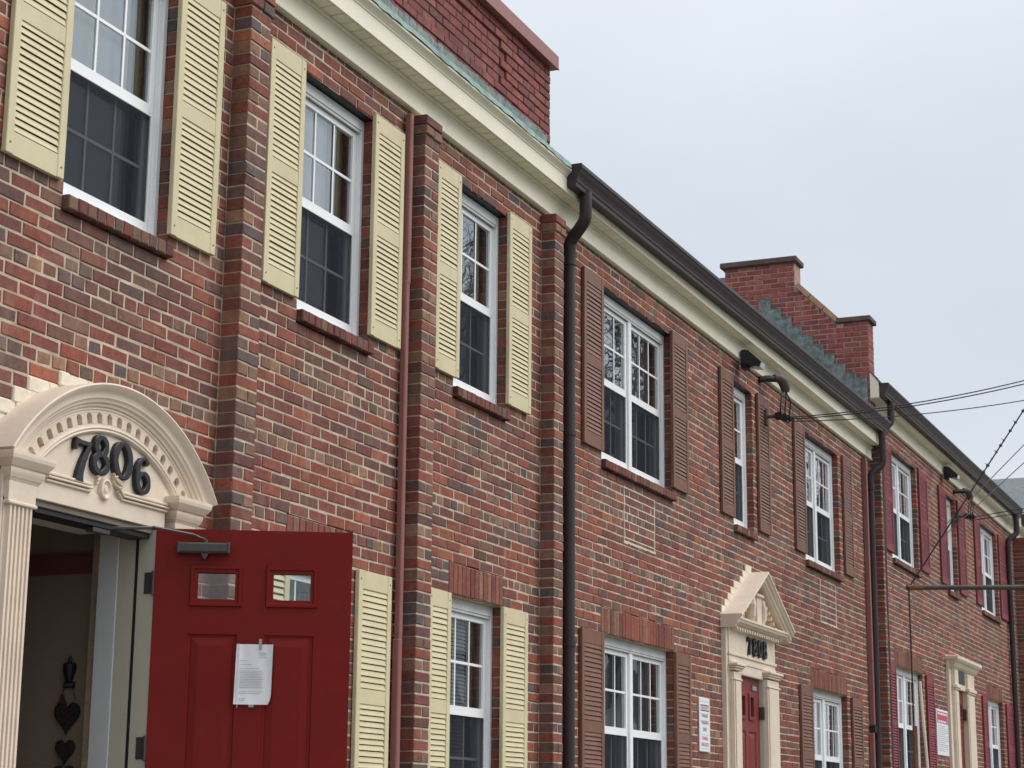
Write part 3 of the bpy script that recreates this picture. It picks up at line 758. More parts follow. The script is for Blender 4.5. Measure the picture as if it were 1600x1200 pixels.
for (xa, xb, za, zb) in panels:
    b = MB()
    for ys in (1, -1):
        y = lambda v: v if ys == 1 else T-v
        rings = [(0, 0), (.004, .007), (.014, .009), (.020, .006), (.052, -.001)]
        prev = None
        for ins, dep in rings:
            cur = [(xa+ins, y(dep), za+ins), (xb-ins, y(dep), za+ins), (xb-ins, y(dep), zb-ins), (xa+ins, y(dep), zb-ins)]
            if prev:
                for i in range(4): b.face([prev[i], prev[(i+1) % 4], cur[(i+1) % 4], cur[i]])
            prev = cur
        b.face(prev)
    dpart(b, "panel", 'door')
for p in L1:
    b = MB()
    for y0, y1, y2 in ((0, -.012, -.005), (T, T+.012, T+.005)):
        x0_, x1_, z0_, z1_ = p[0], p[1], L2[0], L2[1]; prev = None
        for ins, yy in ((0, y0), (.003, y1), (.016, y1), (.022, y2), (.034, y2), (.034, y0+(.012 if y0 == 0 else -.012))):
            cur = [(x0_+ins, yy, z0_+ins), (x1_-ins, yy, z0_+ins), (x1_-ins, yy, z1_-ins), (x0_+ins, yy, z1_-ins)]
            if prev:
                for i in range(4): b.face([prev[i], prev[(i+1) % 4], cur[(i+1) % 4], cur[i]])
            prev = cur
    dpart(b, "light_moulding", 'door')
    b = MB(); b.box(p[0]+.024, p[1]-.024, .020, .024, L2[0]+.024, L2[1]-.024); dpart(b, "door_glass", 'thin_glass')
b = MB(); b.box(.100, .345, -.050, -.001, -.116, -.068, .008)
for sx in (.100, .330): b.box(sx, sx+.015, -.052, -.0015, -.118, -.066, .004)
b.prism([(.212, -.118), (.248, -.118), (.236, -.140), (.230, -.146), (.224, -.140)], -.040, -.012, 'y'); b.tube([(.23, -.025, -.068), (.23, -.025, -.052)], .012, 10)
dpart(b, "door_closer", 'dull_metal')
for k, hz in enumerate((-.255, -1.01, -1.75)):
    b = MB(); b.tube([(-.005, -.006, hz-.055), (-.005, -.006, hz+.055)], .008, 8); b.box(-.004, .0005, .001, .036, hz-.05, hz+.05); dpart(b, "hinge", 'dull_metal')
b = MB(); b.tube([(DW-.07, -.001, -1.15), (DW-.07, -.05, -1.15)], .022, 12); b.tube([(DW-.07, -.05, -1.15), (DW-.07, -.075, -1.15)], [.03, .026], 14); dpart(b, "door_knob", 'dull_metal')
b = MB()                                                        # jamb side hinge leaves and the closer arm to the frame head
for hz in (-.255, -1.01, -1.75):
    b = MB(); b.box(7.4715, 7.4745, -.080, -.030, DH+hz-.05, DH+hz+.05); b.build("hinge_leaf", 'dull_metal', DF)
bx = Vector((7.47, -.085, DH))+Vector((math.cos(PH)*.23, -math.sin(PH)*.23, 0))+Vector((-math.sin(PH), -math.cos(PH), 0))*.025
el = Vector((7.36, -.14, DH-.012)); sh_ = Vector((7.12, -.03, 2.868))
b = MB(); b.tube([bx+Vector((0, 0, -.052)), bx+Vector((-.01, .02, -.045)), bx+Vector((-.03, .05, -.03)), el], .0065, 6); b.tube([el+Vector((.03, .0, 0)), sh_], .008, 6)
b.box(7.03, 7.16, -.046, -.004, 2.838, 2.8615, .003); b.build("closer_arm", 'dull_metal', DF)

# cornice, parapet of houses 1 and 2
def cornice(H, x0, x1, z0=5.98, crown=True):
    Z = H.z; C = H.sub("cornice")
    b = MB(); xa = x0
    while xa < x1:
        xb = min(x1, xa+(2.73 if xa == x0 else 3.4)); xb = x1 if x1-xb < .6 else xb; b.box(xa+.0015, xb-.0015, random.uniform(0, .0015), WY+.02, Z(5.980), Z(6.154), .001); xa = xb
    b.prism([(-.001, Z(5.983)), (-.009, Z(5.986)), (-.011, Z(5.996)), (-.005, Z(6.004)), (-.001, Z(6.006))], x0, x1)
    b.prism([(-.001, Z(6.136)), (-.012, Z(6.139)), (-.016, Z(6.1535)), (-.001, Z(6.1535))], x0, x1); b.build("frieze_board", 'trim', C)
    b = MB()
    if crown: b.prism([(-.100, Z(6.175)), (-.104, Z(6.157)), (-.116, Z(6.157)), (-.1162, Z(6.160)), (-.116, Z(6.272)), (-.122, Z(6.276)), (-.124, Z(6.284)), (-.136, Z(6.298)), (-.148, Z(6.308)), (-.156, Z(6.314)), (-.157, Z(6.328)), (-.100, Z(6.328))], x0, x1)
    else: b.prism([(-.098, Z(6.175)), (-.102, Z(6.157)), (-.114, Z(6.157)), (-.114, Z(6.40)), (-.098, Z(6.40))], x0, x1)
    b.build("fascia", 'trim', C)
    pm = MB(); pm.box(0, .1165, -.1015, -.003, 0, .010, .0025); pme = pm.mesh("soffit_panel", M['trim'])
    n = int((x1-x0)/.125)
    for i in range(n): o = link("soffit_panel", pme, C, (x0+i*.125, 0, Z(6.1555))); o.rotation_euler = (random.gauss(0, .004), random.gauss(0, .002), 0)
    return C
cornice(H1, 4.6, 12.60); cornice(H2, 12.601, 23.19, crown=False); cornice(H3, 23.21, 34.55, crown=False); cornice(H4, 34.62, 44, crown=False)
P1 = H1.sub("parapet"); PX = 12.66; PY = .05
b = MB(); b.box(4.6, PX-.006, PY+.0195, PY+.3, 6.34, 7.20)
P1m = b.build("parapet_core", 'mortar_dark', P1)
recs = []; h = C0-.007
for k in range(9):
    zc = 6.585+(k+.5)*C0; x = PX-(0 if k % 2 else SL/2)
    if k % 2 == 0: recs.append((PX-SL/4+.0, PY, zc, SL/2-.007, h, .1, True))
    while x > 5.2:
        rec = .014 if (x < 11.90 and 2 <= k <= 6) else 0
        recs.append((x-SL/2, PY+rec, zc, SL-.007, h, .1, False)); x -= SL
random.seed(5); keep = PAL; PAL = [((.200, .055, .049), 6), ((.180, .050, .046), 5), ((.215, .064, .052), 4), ((.155, .052, .050), 3), ((.24, .082, .062), 1)]
ind = sorted(recs, key=lambda r_: -area_px(*r_[:5]))[:140]
VARP = []
for r_ in recs:
    if area_px(*r_[:5]) > 30:
        if len(VARP) < 30: q = MB(); brick_geo(q, SL-.007, h, .1, c=pick(PAL)); VARP.append(q.mesh("parapet_brick", BRICK))
        if r_[6]: q = MB(); brick_geo(q, r_[3], h, .1, c=pick(PAL)); me = q.mesh("parapet_brick", BRICK)
        else: me = random.choice(VARP)
        link("parapet_brick", me, P1, r_[:3])
PALP = PAL; PAL = keep
b = MB(); b.box(4.6, PX+.05, PY-.05, PY+.33, 7.190, 7.300, .004); b.box(4.6, PX+.052, PY-.054, PY-.044, 7.186, 7.196, .002); b.build("coping", 'coping', P1)
b = MB(); n = 150; random.seed(3)                              # wavy copper edge, sloped sheet and base flashing
xs = [4.6+i*(12.57-4.6)/n for i in range(n+1)]; lo = [6.330+random.uniform(-.006, .004)+.004*math.sin(x*9) for x in xs]; yo = [-.164+random.uniform(-.003, .003) for x in xs]
for i in range(n):
    a, c = xs[i], xs[i+1]
    b.face([(a, yo[i], lo[i]), (c, yo[i+1], lo[i+1]), (c, yo[i+1]+.008, 6.372), (a, yo[i]+.008, 6.372)])
    b.face([(a, yo[i]+.008, 6.372), (c, yo[i+1]+.008, 6.372), (c, PY-.006, 6.46), (a, PY-.006, 6.46)])
b.build("copper_edge", 'copper', P1, True)
b = MB(); hi = [6.618+random.uniform(-.010, .010) for x in xs]
for i in range(n): b.face([(xs[i], PY-.012, 6.455), (xs[i+1], PY-.012, 6.455), (xs[i+1], PY-.007+random.uniform(-.004, 0), hi[i+1]), (xs[i], PY-.009, hi[i])])
b.build("base_flashing", 'copper_dark', P1)
b = MB(); b.prism([(-.10, 6.375), (.05, 6.47), (.05, 6.455), (-.10, 6.36)], 12.572, 12.75); b.box(12.661, 12.70, PY+.02, PY+.3, 6.45, 6.80); b.build("roof_edge", 'cap', P1)

# shell of the houses: floors, back walls, roofs
def shell(H, zr, flat=False):
    Z = H.z; b = MB(); x0, x1 = H.x0+.01, H.x1-.01; g = gz(H.x0)-.2
    b.box(x0, x1, 7.6, 7.9, g, Z(6.1)); b.box(x0, x0+.12, .34, 7.6, g, Z(6.1)); b.box(x1-.12, x1, .34, 7.6, g, Z(6.1))
    b.box(x0, x1, .34, 7.6, Z(3.20), Z(3.45)); b.build("inner_shell", 'dark', H.sub("structure"))
    b = MB()
    if flat: b.box(x0, x1, .06, 7.9, Z(6.10), Z(6.44))
    else:
        b.prism([(-.11, Z(6.40)), (1.6, Z(6.40)+1.52), (6.2, Z(6.40)+1.52), (7.9, Z(6.40)), (7.9, Z(6.36)), (-.11, Z(6.36))], x0, x1)
        b.box(x0, x1, .05, 7.85, Z(6.10), Z(6.359))
    H.part(b, "roof", 'slate')
shell(H1, 0, True); shell(H2, 0); shell(H3, 0); shell(H4, 0)

# pink downspout of house 1 beside the second pilaster
def downspout(H, x, z0, z1, m, w_=.021, y=-.005, kink=None):
    b = MB()
    if kink: b.box(x-w_+.006, x+w_+.006, y-w_, y+w_, kink-.02, z1, .006); b.box(x-w_, x+w_, y-w_+.002, y+w_, z0, kink, .006)
    else: b.box(x-w_, x+w_, y-w_, y+w_, z0, z1, .006)
    return H.part(b, "downspout", m)
downspout(H1, 10.170, 2.60, 5.935, 'pink', kink=4.84); o = downspout(H1, 10.158, .3, 2.635, 'pink', w_=.0235)

# ================================================================== HOUSE 2
window(H2, 13.70, 15.45, 4.355, 5.75, 2, cover='curtain')
window(H2, 17.27, 17.96, 4.355, 5.75, 1, 2, cover='none')
window(H2, 19.93, 21.50, 4.355, 5.75, 2, cover='lace')
window(H2, 13.70, 15.43, 1.60, 2.995, 2, cover='curtain', lintel=True)
window(H2, 20.02, 21.63, 1.60, 2.995, 2, cover='curtain', lintel=True)
for i, (a, b) in enumerate(((13.257, 13.685), (15.394, 15.82), (16.827, 17.241), (18.084, 18.499), (19.48, 19.91), (21.66, 22.09))): shutter(H2, a, b, 4.395, 5.783, 'brown', i < 6)
for i, (a, b) in enumerate(((13.21, 13.678), (15.407, 15.81), (19.495, 19.98), (21.78, 22.27))): shutter(H2, a, b, 1.602, 2.992, 'brown', i < 3)
GX0, GX1, GZ, GA = 16.80, 18.62, 3.445, 3.935; GC = (GX0+GX1)/2
def gable_fill(zc):
    if zc < GZ: return [(16.80, 18.44)]
    k = (GA+.07-zc)/(GA+.07-GZ)
    if k <= 0: return []
    hw = (GC-GX0+.04)*k; st = .1; q = math.ceil(hw/st)*st
    return [(GC-q, GC+q)]
H2.fill = gable_fill; H2.ops.append((17.10, 17.99, .86, 2.96))
wall(H2, seed=23)
b = MB()
for k in range(6, 16):
    zc = Z0+(k+.5)*C0
    for a, c in gable_fill(zc):
        if zc > GZ: b.box(a+.002, c-.002, WY-.006, WY+.02, zc-C0/2+.001, zc+C0/2-.001, .003)
H2.part(b, "mortar_fillet", 'fillet')
for (a, c, z0, z1) in ((14.21, 14.95, 3.775, 4.205), (20.52, 21.22, 3.745, 4.19)):     # bricked up vents with pale repair mortar
    b = MB(); b.face([(a, WY+.0031, z0), (c, WY+.0031, z0), (c, WY+.0031, z1), (a, WY+.0031, z1)])
    for x in (a, c):
        zz = z0
        while zz < z1: e_ = min(z1+.01, zz+random.uniform(.04, .12)); b.box(x-random.uniform(.005, .011), x+random.uniform(.005, .011), WY-.003, WY+.01, zz, e_, .002); zz = e_
    x = a-.01
    while x < c: e_ = min(c+.03, x+random.uniform(.03, .10)); b.box(x, e_, WY-.003, WY+.01, z0-random.uniform(.012, .026), z0, .002); x = e_
    k_ = int((z0-Z0)/C0)+1
    while Z0+k_*C0 < z1: b.box(a, c, WY-.0012, WY+.01, Z0+k_*C0-.0052, Z0+k_*C0+.0052, .001); k_ += 1
    H.part if False else H2.part(b, "mortar_patch", 'mortar_pale')
D2 = H2.sub("door_surround"); yf = -.155
b = MB()                                                        # frieze panel, architrave and jambs
b.box(16.86, 18.42, -.022, WY+.01, 2.936, 3.36); b.box(16.84, 18.44, -.034, -.0225, 3.085, 3.112, .004); b.box(16.85, 18.43, -.029, -.0225, 3.020, 3.050, .003); b.box(16.8595, 17.108, -.0205, WY+.01, .86, 2.9355); b.box(17.996, 18.4205, -.0205, WY+.01, .86, 2.9355); b.build("frieze_panel", 'stone', D2)
b = MB(); b.box(16.802, 16.859, -.012, WY+.01, .86, 3.36, .003); b.box(18.421, 18.46, -.012, WY+.01, .86, 3.36, .003); b.build("side_board", 'stone', D2)
for px0, px1 in ((16.88, 17.11), (17.995, 18.40)):
    b = MB(); b.box(px0, px1, -.060, -.0225, .86, 2.93); b.box(px0+.03, px1-.03, -.070, -.061, .86, 2.85, .004); b.build("pilaster", 'stone', D2)
    b = MB(); b.box(px0-.006, px1+.006, -.074, -.0225, 2.855, 2.872, .004); b.box(px0-.008, px1+.008, -.076, -.0225, 2.945, 2.965, .004); b.box(px0-.022, px1+.022, -.090, -.0225, 2.9655, 2.985, .005); b.box(px0-.036, px1+.036, -.104, -.0225, 2.9855, 3.010, .005); b.build("capital", 'stone', D2)
b = MB()                                                        # pediment: base cornice, two raking cornices
pf = [(WY+.01, 3.345), (-.06, 3.345), (-.07, 3.355), (-.09, 3.362), (-.095, 3.375), (-.12, 3.382), (-.125, 3.400), (-.135, 3.406), (-.135, 3.425), (WY+.01, 3.425)]
b.prism(pf, GX0+.03, GX1-.03); b.build("base_cornice", 'stone', D2)
for sg in (-1, 1):
    b = MB(); th = math.atan2(GA-GZ, GC-GX0); L_ = math.hypot(GA-GZ, GC-GX0)
    prof = [(WY+.005, .0), (yf-.02, .0), (yf-.022, -.018), (yf-.008, -.026), (yf, -.045), (yf+.02, -.056), (yf+.022, -.080), (yf+.04, -.088), (yf+.042, -.105), (WY+.005, -.105)]
    vs = []; n = len(prof)
    for s_ in (0, 1):
        for yy, q in prof:
            xx, zz = (GX0-.02, GZ) if s_ == 0 else (GC, GA)
            # mitre: vertical cut at the apex, plumb cut at the eave
            vs.append((xx if sg < 0 else 2*GC-xx, yy, zz+q/math.cos(th)))
    fs = [(i, (i+1) % n, n+(i+1) % n, n+i) for i in range(n)]+[tuple(range(n)), tuple(range(n, 2*n))[::-1]]
    b.poly(vs, fs); fix(b.build("raking_cornice", 'stone', D2))
b = MB(); b.prism([(GX0+.15, 3.426), (GX1-.15, 3.426), (GC, GA-.14)], .004, WY+.006, 'y'); fix(b.build("pediment_panel", 'stone', D2))
b = MB(); b.prism([(GC-.07, 3.43), (GC+.07, 3.43), (GC+.085, 3.69), (GC-.085, 3.69)], -.075, -.021, 'y'); b.box(GC-.12, GC+.12, -.095, -.021, 3.691, 3.72, .005)
for sg in (-1, 1): b.tube([(GC+sg*.16, -.03, 3.43), (GC+sg*.19, -.05, 3.50), (GC+sg*.185, -.055, 3.60), (GC+sg*.14, -.05, 3.68)], [.035, .045, .045, .025], 8)
fix(b.build("keystone_urn", 'stone', D2))
for i in range(18):
    b = MB(); b.box(-.019, .019, -.086, -.0225, 3.312, 3.3445, .003); link("dentil", b.mesh("dentil", M['stone']), D2, (16.94+i*.0815, 0, 0))
for sg in (-1, 1):
    for i in range(9):
        t = .10+i*.093; b = MB(); b.box(-.02, .02, -.075, -.021, -.030, 0, .003); o = link("dentil", b.mesh("dentil", M['stone']), D2, (GC-sg*(GC-GX0)*(1-t)*.93, 0, GZ-.128+(GA-GZ)*t*.97)); o.rotation_euler = (0, sg*-th, 0)
for ch, cx in (('7', 17.48), ('8', 17.655), ('0', 17.83), ('8', 18.0)):
    o = fix(numeral(ch, .168, -.026, 0, 1.08).build("numeral", 'black', D2)); o.location = (cx, -.0225, 3.128); o["label"] = "black number %s" % ch
def closed_door(H, x0, x1, ztop, y=.02, zb=.9, light_w=.14, m='door_faded', pl=(.17, .50), plate=True):
    D = H.sub("front_door"); b = MB(); Z = ztop; w_ = x1-x0
    lights = [(x0+w_*f-light_w/2, x0+w_*f+light_w/2, Z-.375, Z-.165) for f in (.33, .67)]
    pans = [(x0+w_*f-.125, x0+w_*f+.125, Z-1.25, Z-.50) for f in (.30, .70)]
    slab_grid(b, sorted({x0, x1} | {q for h_ in lights+pans for q in h_[:2]}), sorted({zb, Z} | {q for h_ in lights+pans for q in h_[2:]}), lights+pans, y, y+.04); b.build("door_slab", m, D)
    for (xa, xb, za, zb_) in pans:
        b = MB(); prev = None
        for ins, dep in [(0, 0), (.006, .010), (.02, .011), (.026, .007), (.06, -.001)]:
            cur = [(xa+ins, y+dep, za+ins), (xb-ins, y+dep, za+ins), (xb-ins, y+dep, zb_-ins), (xa+ins, y+dep, zb_-ins)]
            if prev:
                for i in range(4): b.face([prev[i], prev[(i+1) % 4], cur[(i+1) % 4], cur[i]])
            prev = cur
        b.face(prev); b.build("panel", m, D)
    for (xa, xb, za, zb_) in lights:
        b = MB(); frame_rect(b, xa-.02, xb+.02, za-.02, zb_+.02, .035, y-.014, y+.02, .004); b.build("light_moulding", m, D)
        b = MB(); b.box(xa+.005, xb-.005, y+.012, y+.016, za+.005, zb_-.005); b.build("door_glass", 'thin_glass', D)
        b = MB(); b.face([(xa, y+.20, za-.2), (xb, y+.20, za-.2), (xb, y+.20, zb_+.2), (xa, y+.20, zb_+.2)]); b.build("dark_backing", 'dark', D)  # dark sheet behind the glass stands in for the unlit room
    return D
closed_door(H2, 17.13, 17.97, 2.925)
b = MB(); b.box(17.11, 17.125, -.02, .05, .86, 2.93); b.box(17.972, 17.994, -.02, .05, .86, 2.93); b.box(17.125, 17.972, -.02, .05, 2.927, 2.9355); H2.part(b, "jamb", 'jamb')
b = MB(); b.box(17.955, 17.99, -.030, .018, 2.55, 2.67, .003); H2.part(b, "hinge", 'dull_metal')
PL = tag(empty("door_plate", (17.80, .017, 2.835)), "small grey plate near the top of the closed red door with number 7808 above it", "plate")
b = MB(); b.box(-.085, .085, -.004, .002, -.027, .027, .002); b.build("plate", 'grey_metal', PL)
for dz in (.009, -.008):
    b = MB(); b.box(-.065, .065, -.0048, -.004, dz-.004, dz+.004); b.build("print_line", 'sign_grey', PL)

# K-style gutters and downspouts
def gutter(H, x0, x1, zt0, zt1, hh=.172, kl=0):
    """gutter sloping from zt0 (left) to zt1 (right)"""
    b = MB(); prof = [(-.115, 0), (-.232, 0), (-.236, -.006), (-.236, -.032), (-.228, -.042), (-.220, -.062), (-.206, -.088), (-.197, -.110), (-.194, -.120), (-.199, -.128), (-.196, -.138), (-.190, -.146), (-.188, -hh), (-.115, -hh)]
    n = len(prof); vs = [(x0, y, zt0+z) for y, z in prof]+[(x1, y, zt1+z) for y, z in prof]
    fs = [(i, (i+1) % n, n+(i+1) % n, n+i) for i in range(1, n)]+[tuple(range(n)), tuple(range(n, 2*n))[::-1]]
    b.poly(vs, fs); o = fix(H.part(b, "gutter", 'gutter'))
    b = MB(); b.face([(x0, -.116, zt0-.03), (x1, -.116, zt1-.03), (x1, -.229, zt1-.03), (x0, -.229, zt0-.03)]); b.build("gutter_bed", 'gutter', o); b2 = b
    return o
def round_ds(H, xo, zo, xw, zj, z1, r_=.046, yw=-.022, tilt=0, col_='gutter'):
    """outlet under the gutter, S bend back to the wall, then straight down"""
    b = MB(); yo = -.172; P = [(xo, yo, zo), (xo, yo, zj+.10)]
    for i in range(1, 6):
        t = i/6; s_ = t*t*(3-2*t); P.append((xo+(xw-xo)*s_, yo+(yw-yo)*s_, zj+.10-t*.20))
    P += [(xw, yw, zj-.10), (xw, yw, zj-.25)]
    b.tube(P, r_, 14); D = H.part(b, "downspout", col_, None, True)
    b = MB(); b.tube([(xw, yw, zj-.22), (xw+tilt, yw, z1)], r_*.93, 14, True); b.tube([(xw+tilt*.1, yw, zj-.255), (xw+tilt*.1, yw, zj-.22)], r_*1.08, 14)
    for zz in (2.85, 4.4):
        zz = H.z(zz); b.tube([(xw, yw, zz-.03), (xw, yw, zz+.01)], r_*1.07, 14)
    b.build("pipe", col_, D, True); return D
gutter(H2, 12.585, 23.28, 6.372, 6.478); round_ds(H2, 12.83, 6.22, 12.888, 5.935, .3, .048, -.020)
round_ds(H2, 23.02, 6.31, 22.93, 5.83, .3, .045, -.03, -.10)
downspout(H2, 22.755, 2.72, 5.94, 'pink', w_=.03, y=.0); downspout(H2, 22.69, .3, 2.63, 'pink', w_=.03, y=.0)
b = MB(); b.box(22.70, 22.83, -.04, .028, 2.635, 2.715); H2.part(b, "pipe_bracket", 'black')

# gable parapet wall between houses 2 and 3
GP = tag(empty("gable_parapet", (23.35, .9, 6.8)), "red brick stepped gable parapet with capped stack rising above the dark gutter", "parapet wall")
go = -Vector(GP.location); gx0, gx1 = 23.20, 23.50
outl = [(-.005, 6.70), (-.005, 7.785), (.385, 7.785), (.925, 8.33), (.925, 8.655), (1.86, 8.655), (1.86, 6.70)]
b = MB(); b.prism([(y+.004 if i in (0, 1) else y-.004 if i > 4 else y, z-.004 if i else z) for i, (y, z) in enumerate(outl)], gx0+.0045, gx1-.0045, 'x'); core = fix(b.build("core", 'mortar_rose', GP)); core.location = go
def ztop(y): return 7.785 if y < .385 else 7.785+(y-.385)/(.54)*(.545) if y < .925 else 8.655
def zfl(y): return 6.86+.955*max(0, y-.07)
random.seed(9); PAL = [(tuple(q*1.25 for q in c_), w__) for c_, w__ in PALP]; k = 0; z = 6.72; nb = 0
while z < 8.66:
    y = -.005-(SL/2 if k % 2 else 0)
    while y < 1.86:
        a, c = max(y, -.005), min(y+SL, 1.86); zc = z+C0/2
        ok = zc+C0/2 < ztop((a+c)/2)+.012
        if zc > 8.325 and c > .925: a = max(a, .925); ok = zc < 8.655
        if .385 < (a+c)/2 < .925 and zc > 7.75:
            lim = .385+(zc+.03-7.785)/.545*.54; a = max(a, lim); ok = c-a > .03 and zc < 8.655
        if ok and c-a > .03:
            q = MB(); l = c-a-JT; hh = C0-JT; brick_geo(q, l, hh, .1, c=pick(PAL)); o = link("brick", q.mesh("brick", BRICK), GP, go+Vector((gx0, (a+c)/2, zc))); o.rotation_euler = (0, 0, R(-90)); nb += 1
        y += SL
    q = MB(); z += C0; k += 1
st = MB()
for k in range(16):                                             # front end and right side, seen edge on
    zc = 6.72+(k+.5)*C0
    if zc < 7.77: brick_geo(st, gx1-gx0-.012, C0-JT, .1, (gx0+gx1)/2, -.006, zc, pick(PAL))
PAL = keep
tag(st.build("brick_field", BRICK, GP), kind='stuff').location = go
b = MB(); b.box(gx0-.03, gx1+.03, -.045, .395, 7.788, 7.852, .008); b.box(gx0-.045, gx1+.045, .885, 1.915, 8.658, 8.735, .012); o = b.build("cap_stone", 'cap', GP); o.location = go
nseg = 3
for i in range(nseg):
    b = MB(); ya, yb = .400+(.925-.400)*i/nseg+.004, .400+(.925-.400)*(i+1)/nseg-.004; za, zb = 7.80+(ya-.40)*1.01, 7.80+(yb-.40)*1.01
    b.prism([(ya, za), (yb, zb), (yb-.045, zb+.045), (ya-.045, za+.045)], gx0-.03, gx1+.03, 'x'); o = fix(b.build("coping_tile", 'terracotta', GP)); o.location = go
for i in range(10):                                             # stepped copper flashing up the roof slope
    ya = .03+i*.136; zt_ = zfl(ya)+.155; zt_ = 6.72+math.ceil((zt_-6.72)/C0)*C0
    b = MB(); b.box(gx0-.012-.0008*(i % 3), gx0-.004, ya-.006, ya+.150, zfl(ya)-.16, zt_, .002); b.box(gx0-.017, gx0-.003, ya-.008, ya+.152, zt_-.007, zt_+.004, .002); o = b.build("step_flashing", 'copper_dark', GP); o.location = go

# ================================================================== HOUSE 3 and 4
window(H3, 24.37, 26.05, 4.355, 5.75, 2, cover='lace')
window(H3, 28.13, 28.98, 4.355, 5.75, 1, 2, cover='roller', blind_to=1.)
window(H3, 31.02, 32.75, 4.355, 5.75, 2, cover='curtain')
window(H3, 24.28, 26.0, 1.60, 2.995, 2, cover='curtain', lintel=True)
window(H3, 31.05, 32.6, 1.60, 2.995, 2, cover='curtain', lintel=True)
for a, b in ((23.90, 24.37), (26.15, 26.72), (27.6, 28.12), (29.06, 29.66), (30.50, 31.0), (32.85, 33.7)): shutter(H3, a, b, 4.395, 5.783, 'red', False)
for a, b in ((23.81, 24.20), (26.15, 26.64), (30.56, 30.97), (32.86, 33.6)): shutter(H3, a, b, 1.602, 2.992, 'red', False)
H3.fill = lambda zc: [(27.72, 29.55)] if zc < 3.92 else []
H3.ops.append((28.15, 28.90, .8, 2.95))
wall(H3, pil=[(23.2015, 23.31, .13, 5.96)], seed=31)
D3 = H3.sub("door_surround"); S3 = 1.0
b = MB(); b.box(27.85, 29.50, -.03, WY+.01, 3.50, 3.90); b.box(27.849, 28.165, -.029, WY+.01, .9, 3.499); b.box(28.885, 29.501, -.029, WY+.01, .9, 3.499)
b.build("frieze_panel", 'stone', D3)
b = MB(); b.box(27.70, 27.848, -.012, WY+.01, .9, 3.88, .003); b.box(29.502, 29.58, -.012, WY+.01, .9, 3.88, .003); b.build("side_board", 'stone', D3)
for px0, px1 in ((27.86, 28.17), (28.88, 29.46)):
    b = MB(); b.box(px0, px1, -.055, -.0305, .9, 3.47); b.box(px0+.05, px1-.05, -.066, -.056, .9, 3.44, .004); b.build("pilaster", 'stone', D3)
    b = MB(); b.box(px0-.012, px1+.012, -.074, -.031, 3.471, 3.495, .004); b.box(px0-.03, px1+.03, -.090, -.031, 3.496, 3.545, .006); b.box(px0+.02, px1-.02, -.062, -.031, 3.546, 3.76, .003); b.build("capital", 'stone', D3)
b = MB(); pf = [(-.032, 3.775), (-.05, 3.778), (-.06, 3.79), (-.075, 3.80), (-.105, 3.85), (-.13, 3.87), (-.15, 3.90), (-.15, 3.935), (-.135, 3.945)]
crown_block(b, 27.80, 29.56, pf, WY+.01, -.03); fix(b.build("crown_cornice", 'stone', D3))
b = MB(); b.box(28.27, 28.80, -.038, -.0305, 3.585, 3.765, .002); b.build("transom_dark_sheet", 'black', D3)  # flat black sheet painted in for the dark transom opening
closed_door(H3, 28.17, 28.88, 3.48, y=.02, zb=1.4)
b = MB(); b.box(28.80, 28.87, -.04, .018, 3.08, 3.24, .003); H3.part(b, "hinge", 'dull_metal')
b = MB(); b.tube([(23.77, -.0, H3.z(5.96)), (23.77, -.0, .6)], .022, 8); H3.part(b, "conduit", 'dull_metal')
gutter(H3, 23.23, 34.2, 6.972, 7.03); round_ds(H3, 33.75, 6.86, 33.62, 6.46, .6, .05, -.03, -.05)
round_ds(H3, 23.60, 6.80, 23.45, 6.46, 5.9, .045, -.03)
b = MB(); b.prism([(-.007, 6.785), (-.113, 6.785), (-.113, 6.985), (-.007, 7.12)], 23.199, 23.2085); H3.part(b, "eave_return", 'trim')
b = MB(); b.prism([(-.0075, 7.142), (-.135, 6.99), (-.135, 6.97), (-.0075, 7.1225)], 23.19, 23.6); H3.part(b, "roof_edge", 'cap')
H4.ops = []; window(H4, 36.1, 37.0, 4.355, 5.75, 1, cover='curtain'); shutter(H4, 35.55, 36.08, 4.395, 5.783, 'red', False)
wall(H4, pil=[(34.6, 34.9, .2, 5.96)], seed=41); gutter(H4, 34.75, 44, 7.02, 7.02)

# farther house: grey hipped roof over the last gutter
FHZ = 12.45
FH = tag(empty("far_house", (62, 5, .5)), "distant house with plain grey shingle roof showing past the last dark gutter", "house")
b = MB(); b.box(-4, 10, -8, 8, 0, 9.6); b.build("wall", 'concrete', FH)
b = MB(); b.prism([(-5, 9.3), (0, FHZ-.5), (1, FHZ-.5), (10.6, 9.3), (10.6, 9.1), (-5, 9.1)], -8.6, 8.6, 'y'); fix(b.build("roof", 'slate', FH))

# ================================================================== things on and around the houses
def n_mesh(me): return me
# paper on the open door
def door_pt(u, yv, v): return Vector((7.47, -.085, DH))+Vector((math.cos(PH)*u, -math.sin(PH)*u, v))+Vector((math.sin(PH), math.cos(PH), 0))*yv
NP = tag(empty("paper_notice", door_pt(.477, -.006, -.67), -PH), "white printed letter taped to the open red door between its raised panels", "notice")
b = MB(); W2, H2_ = .084, .138; nx, nz = 12, 14; vs = []
for i in range(nx+1):
    for k in range(nz+1):
        u = -W2+2*W2*i/nx; v = -H2_+2*H2_*k/nz
        if k == 0 and i == nx: u -= .012
        if k == 1 and i == nx: u -= .004
        lift = -.010*max(0, (abs(u)-.055)/.03)**2-.006*max(0, -v-.07)/.07-.0015*math.sin(u*60+v*20)
        vs.append((u-.010*(1-k/nz)*.4, lift, v))
b.poly(vs, [(i*(nz+1)+k, (i+1)*(nz+1)+k, (i+1)*(nz+1)+k+1, i*(nz+1)+k+1) for i in range(nx) for k in range(nz)]); b.build("sheet", 'paper', NP, True)
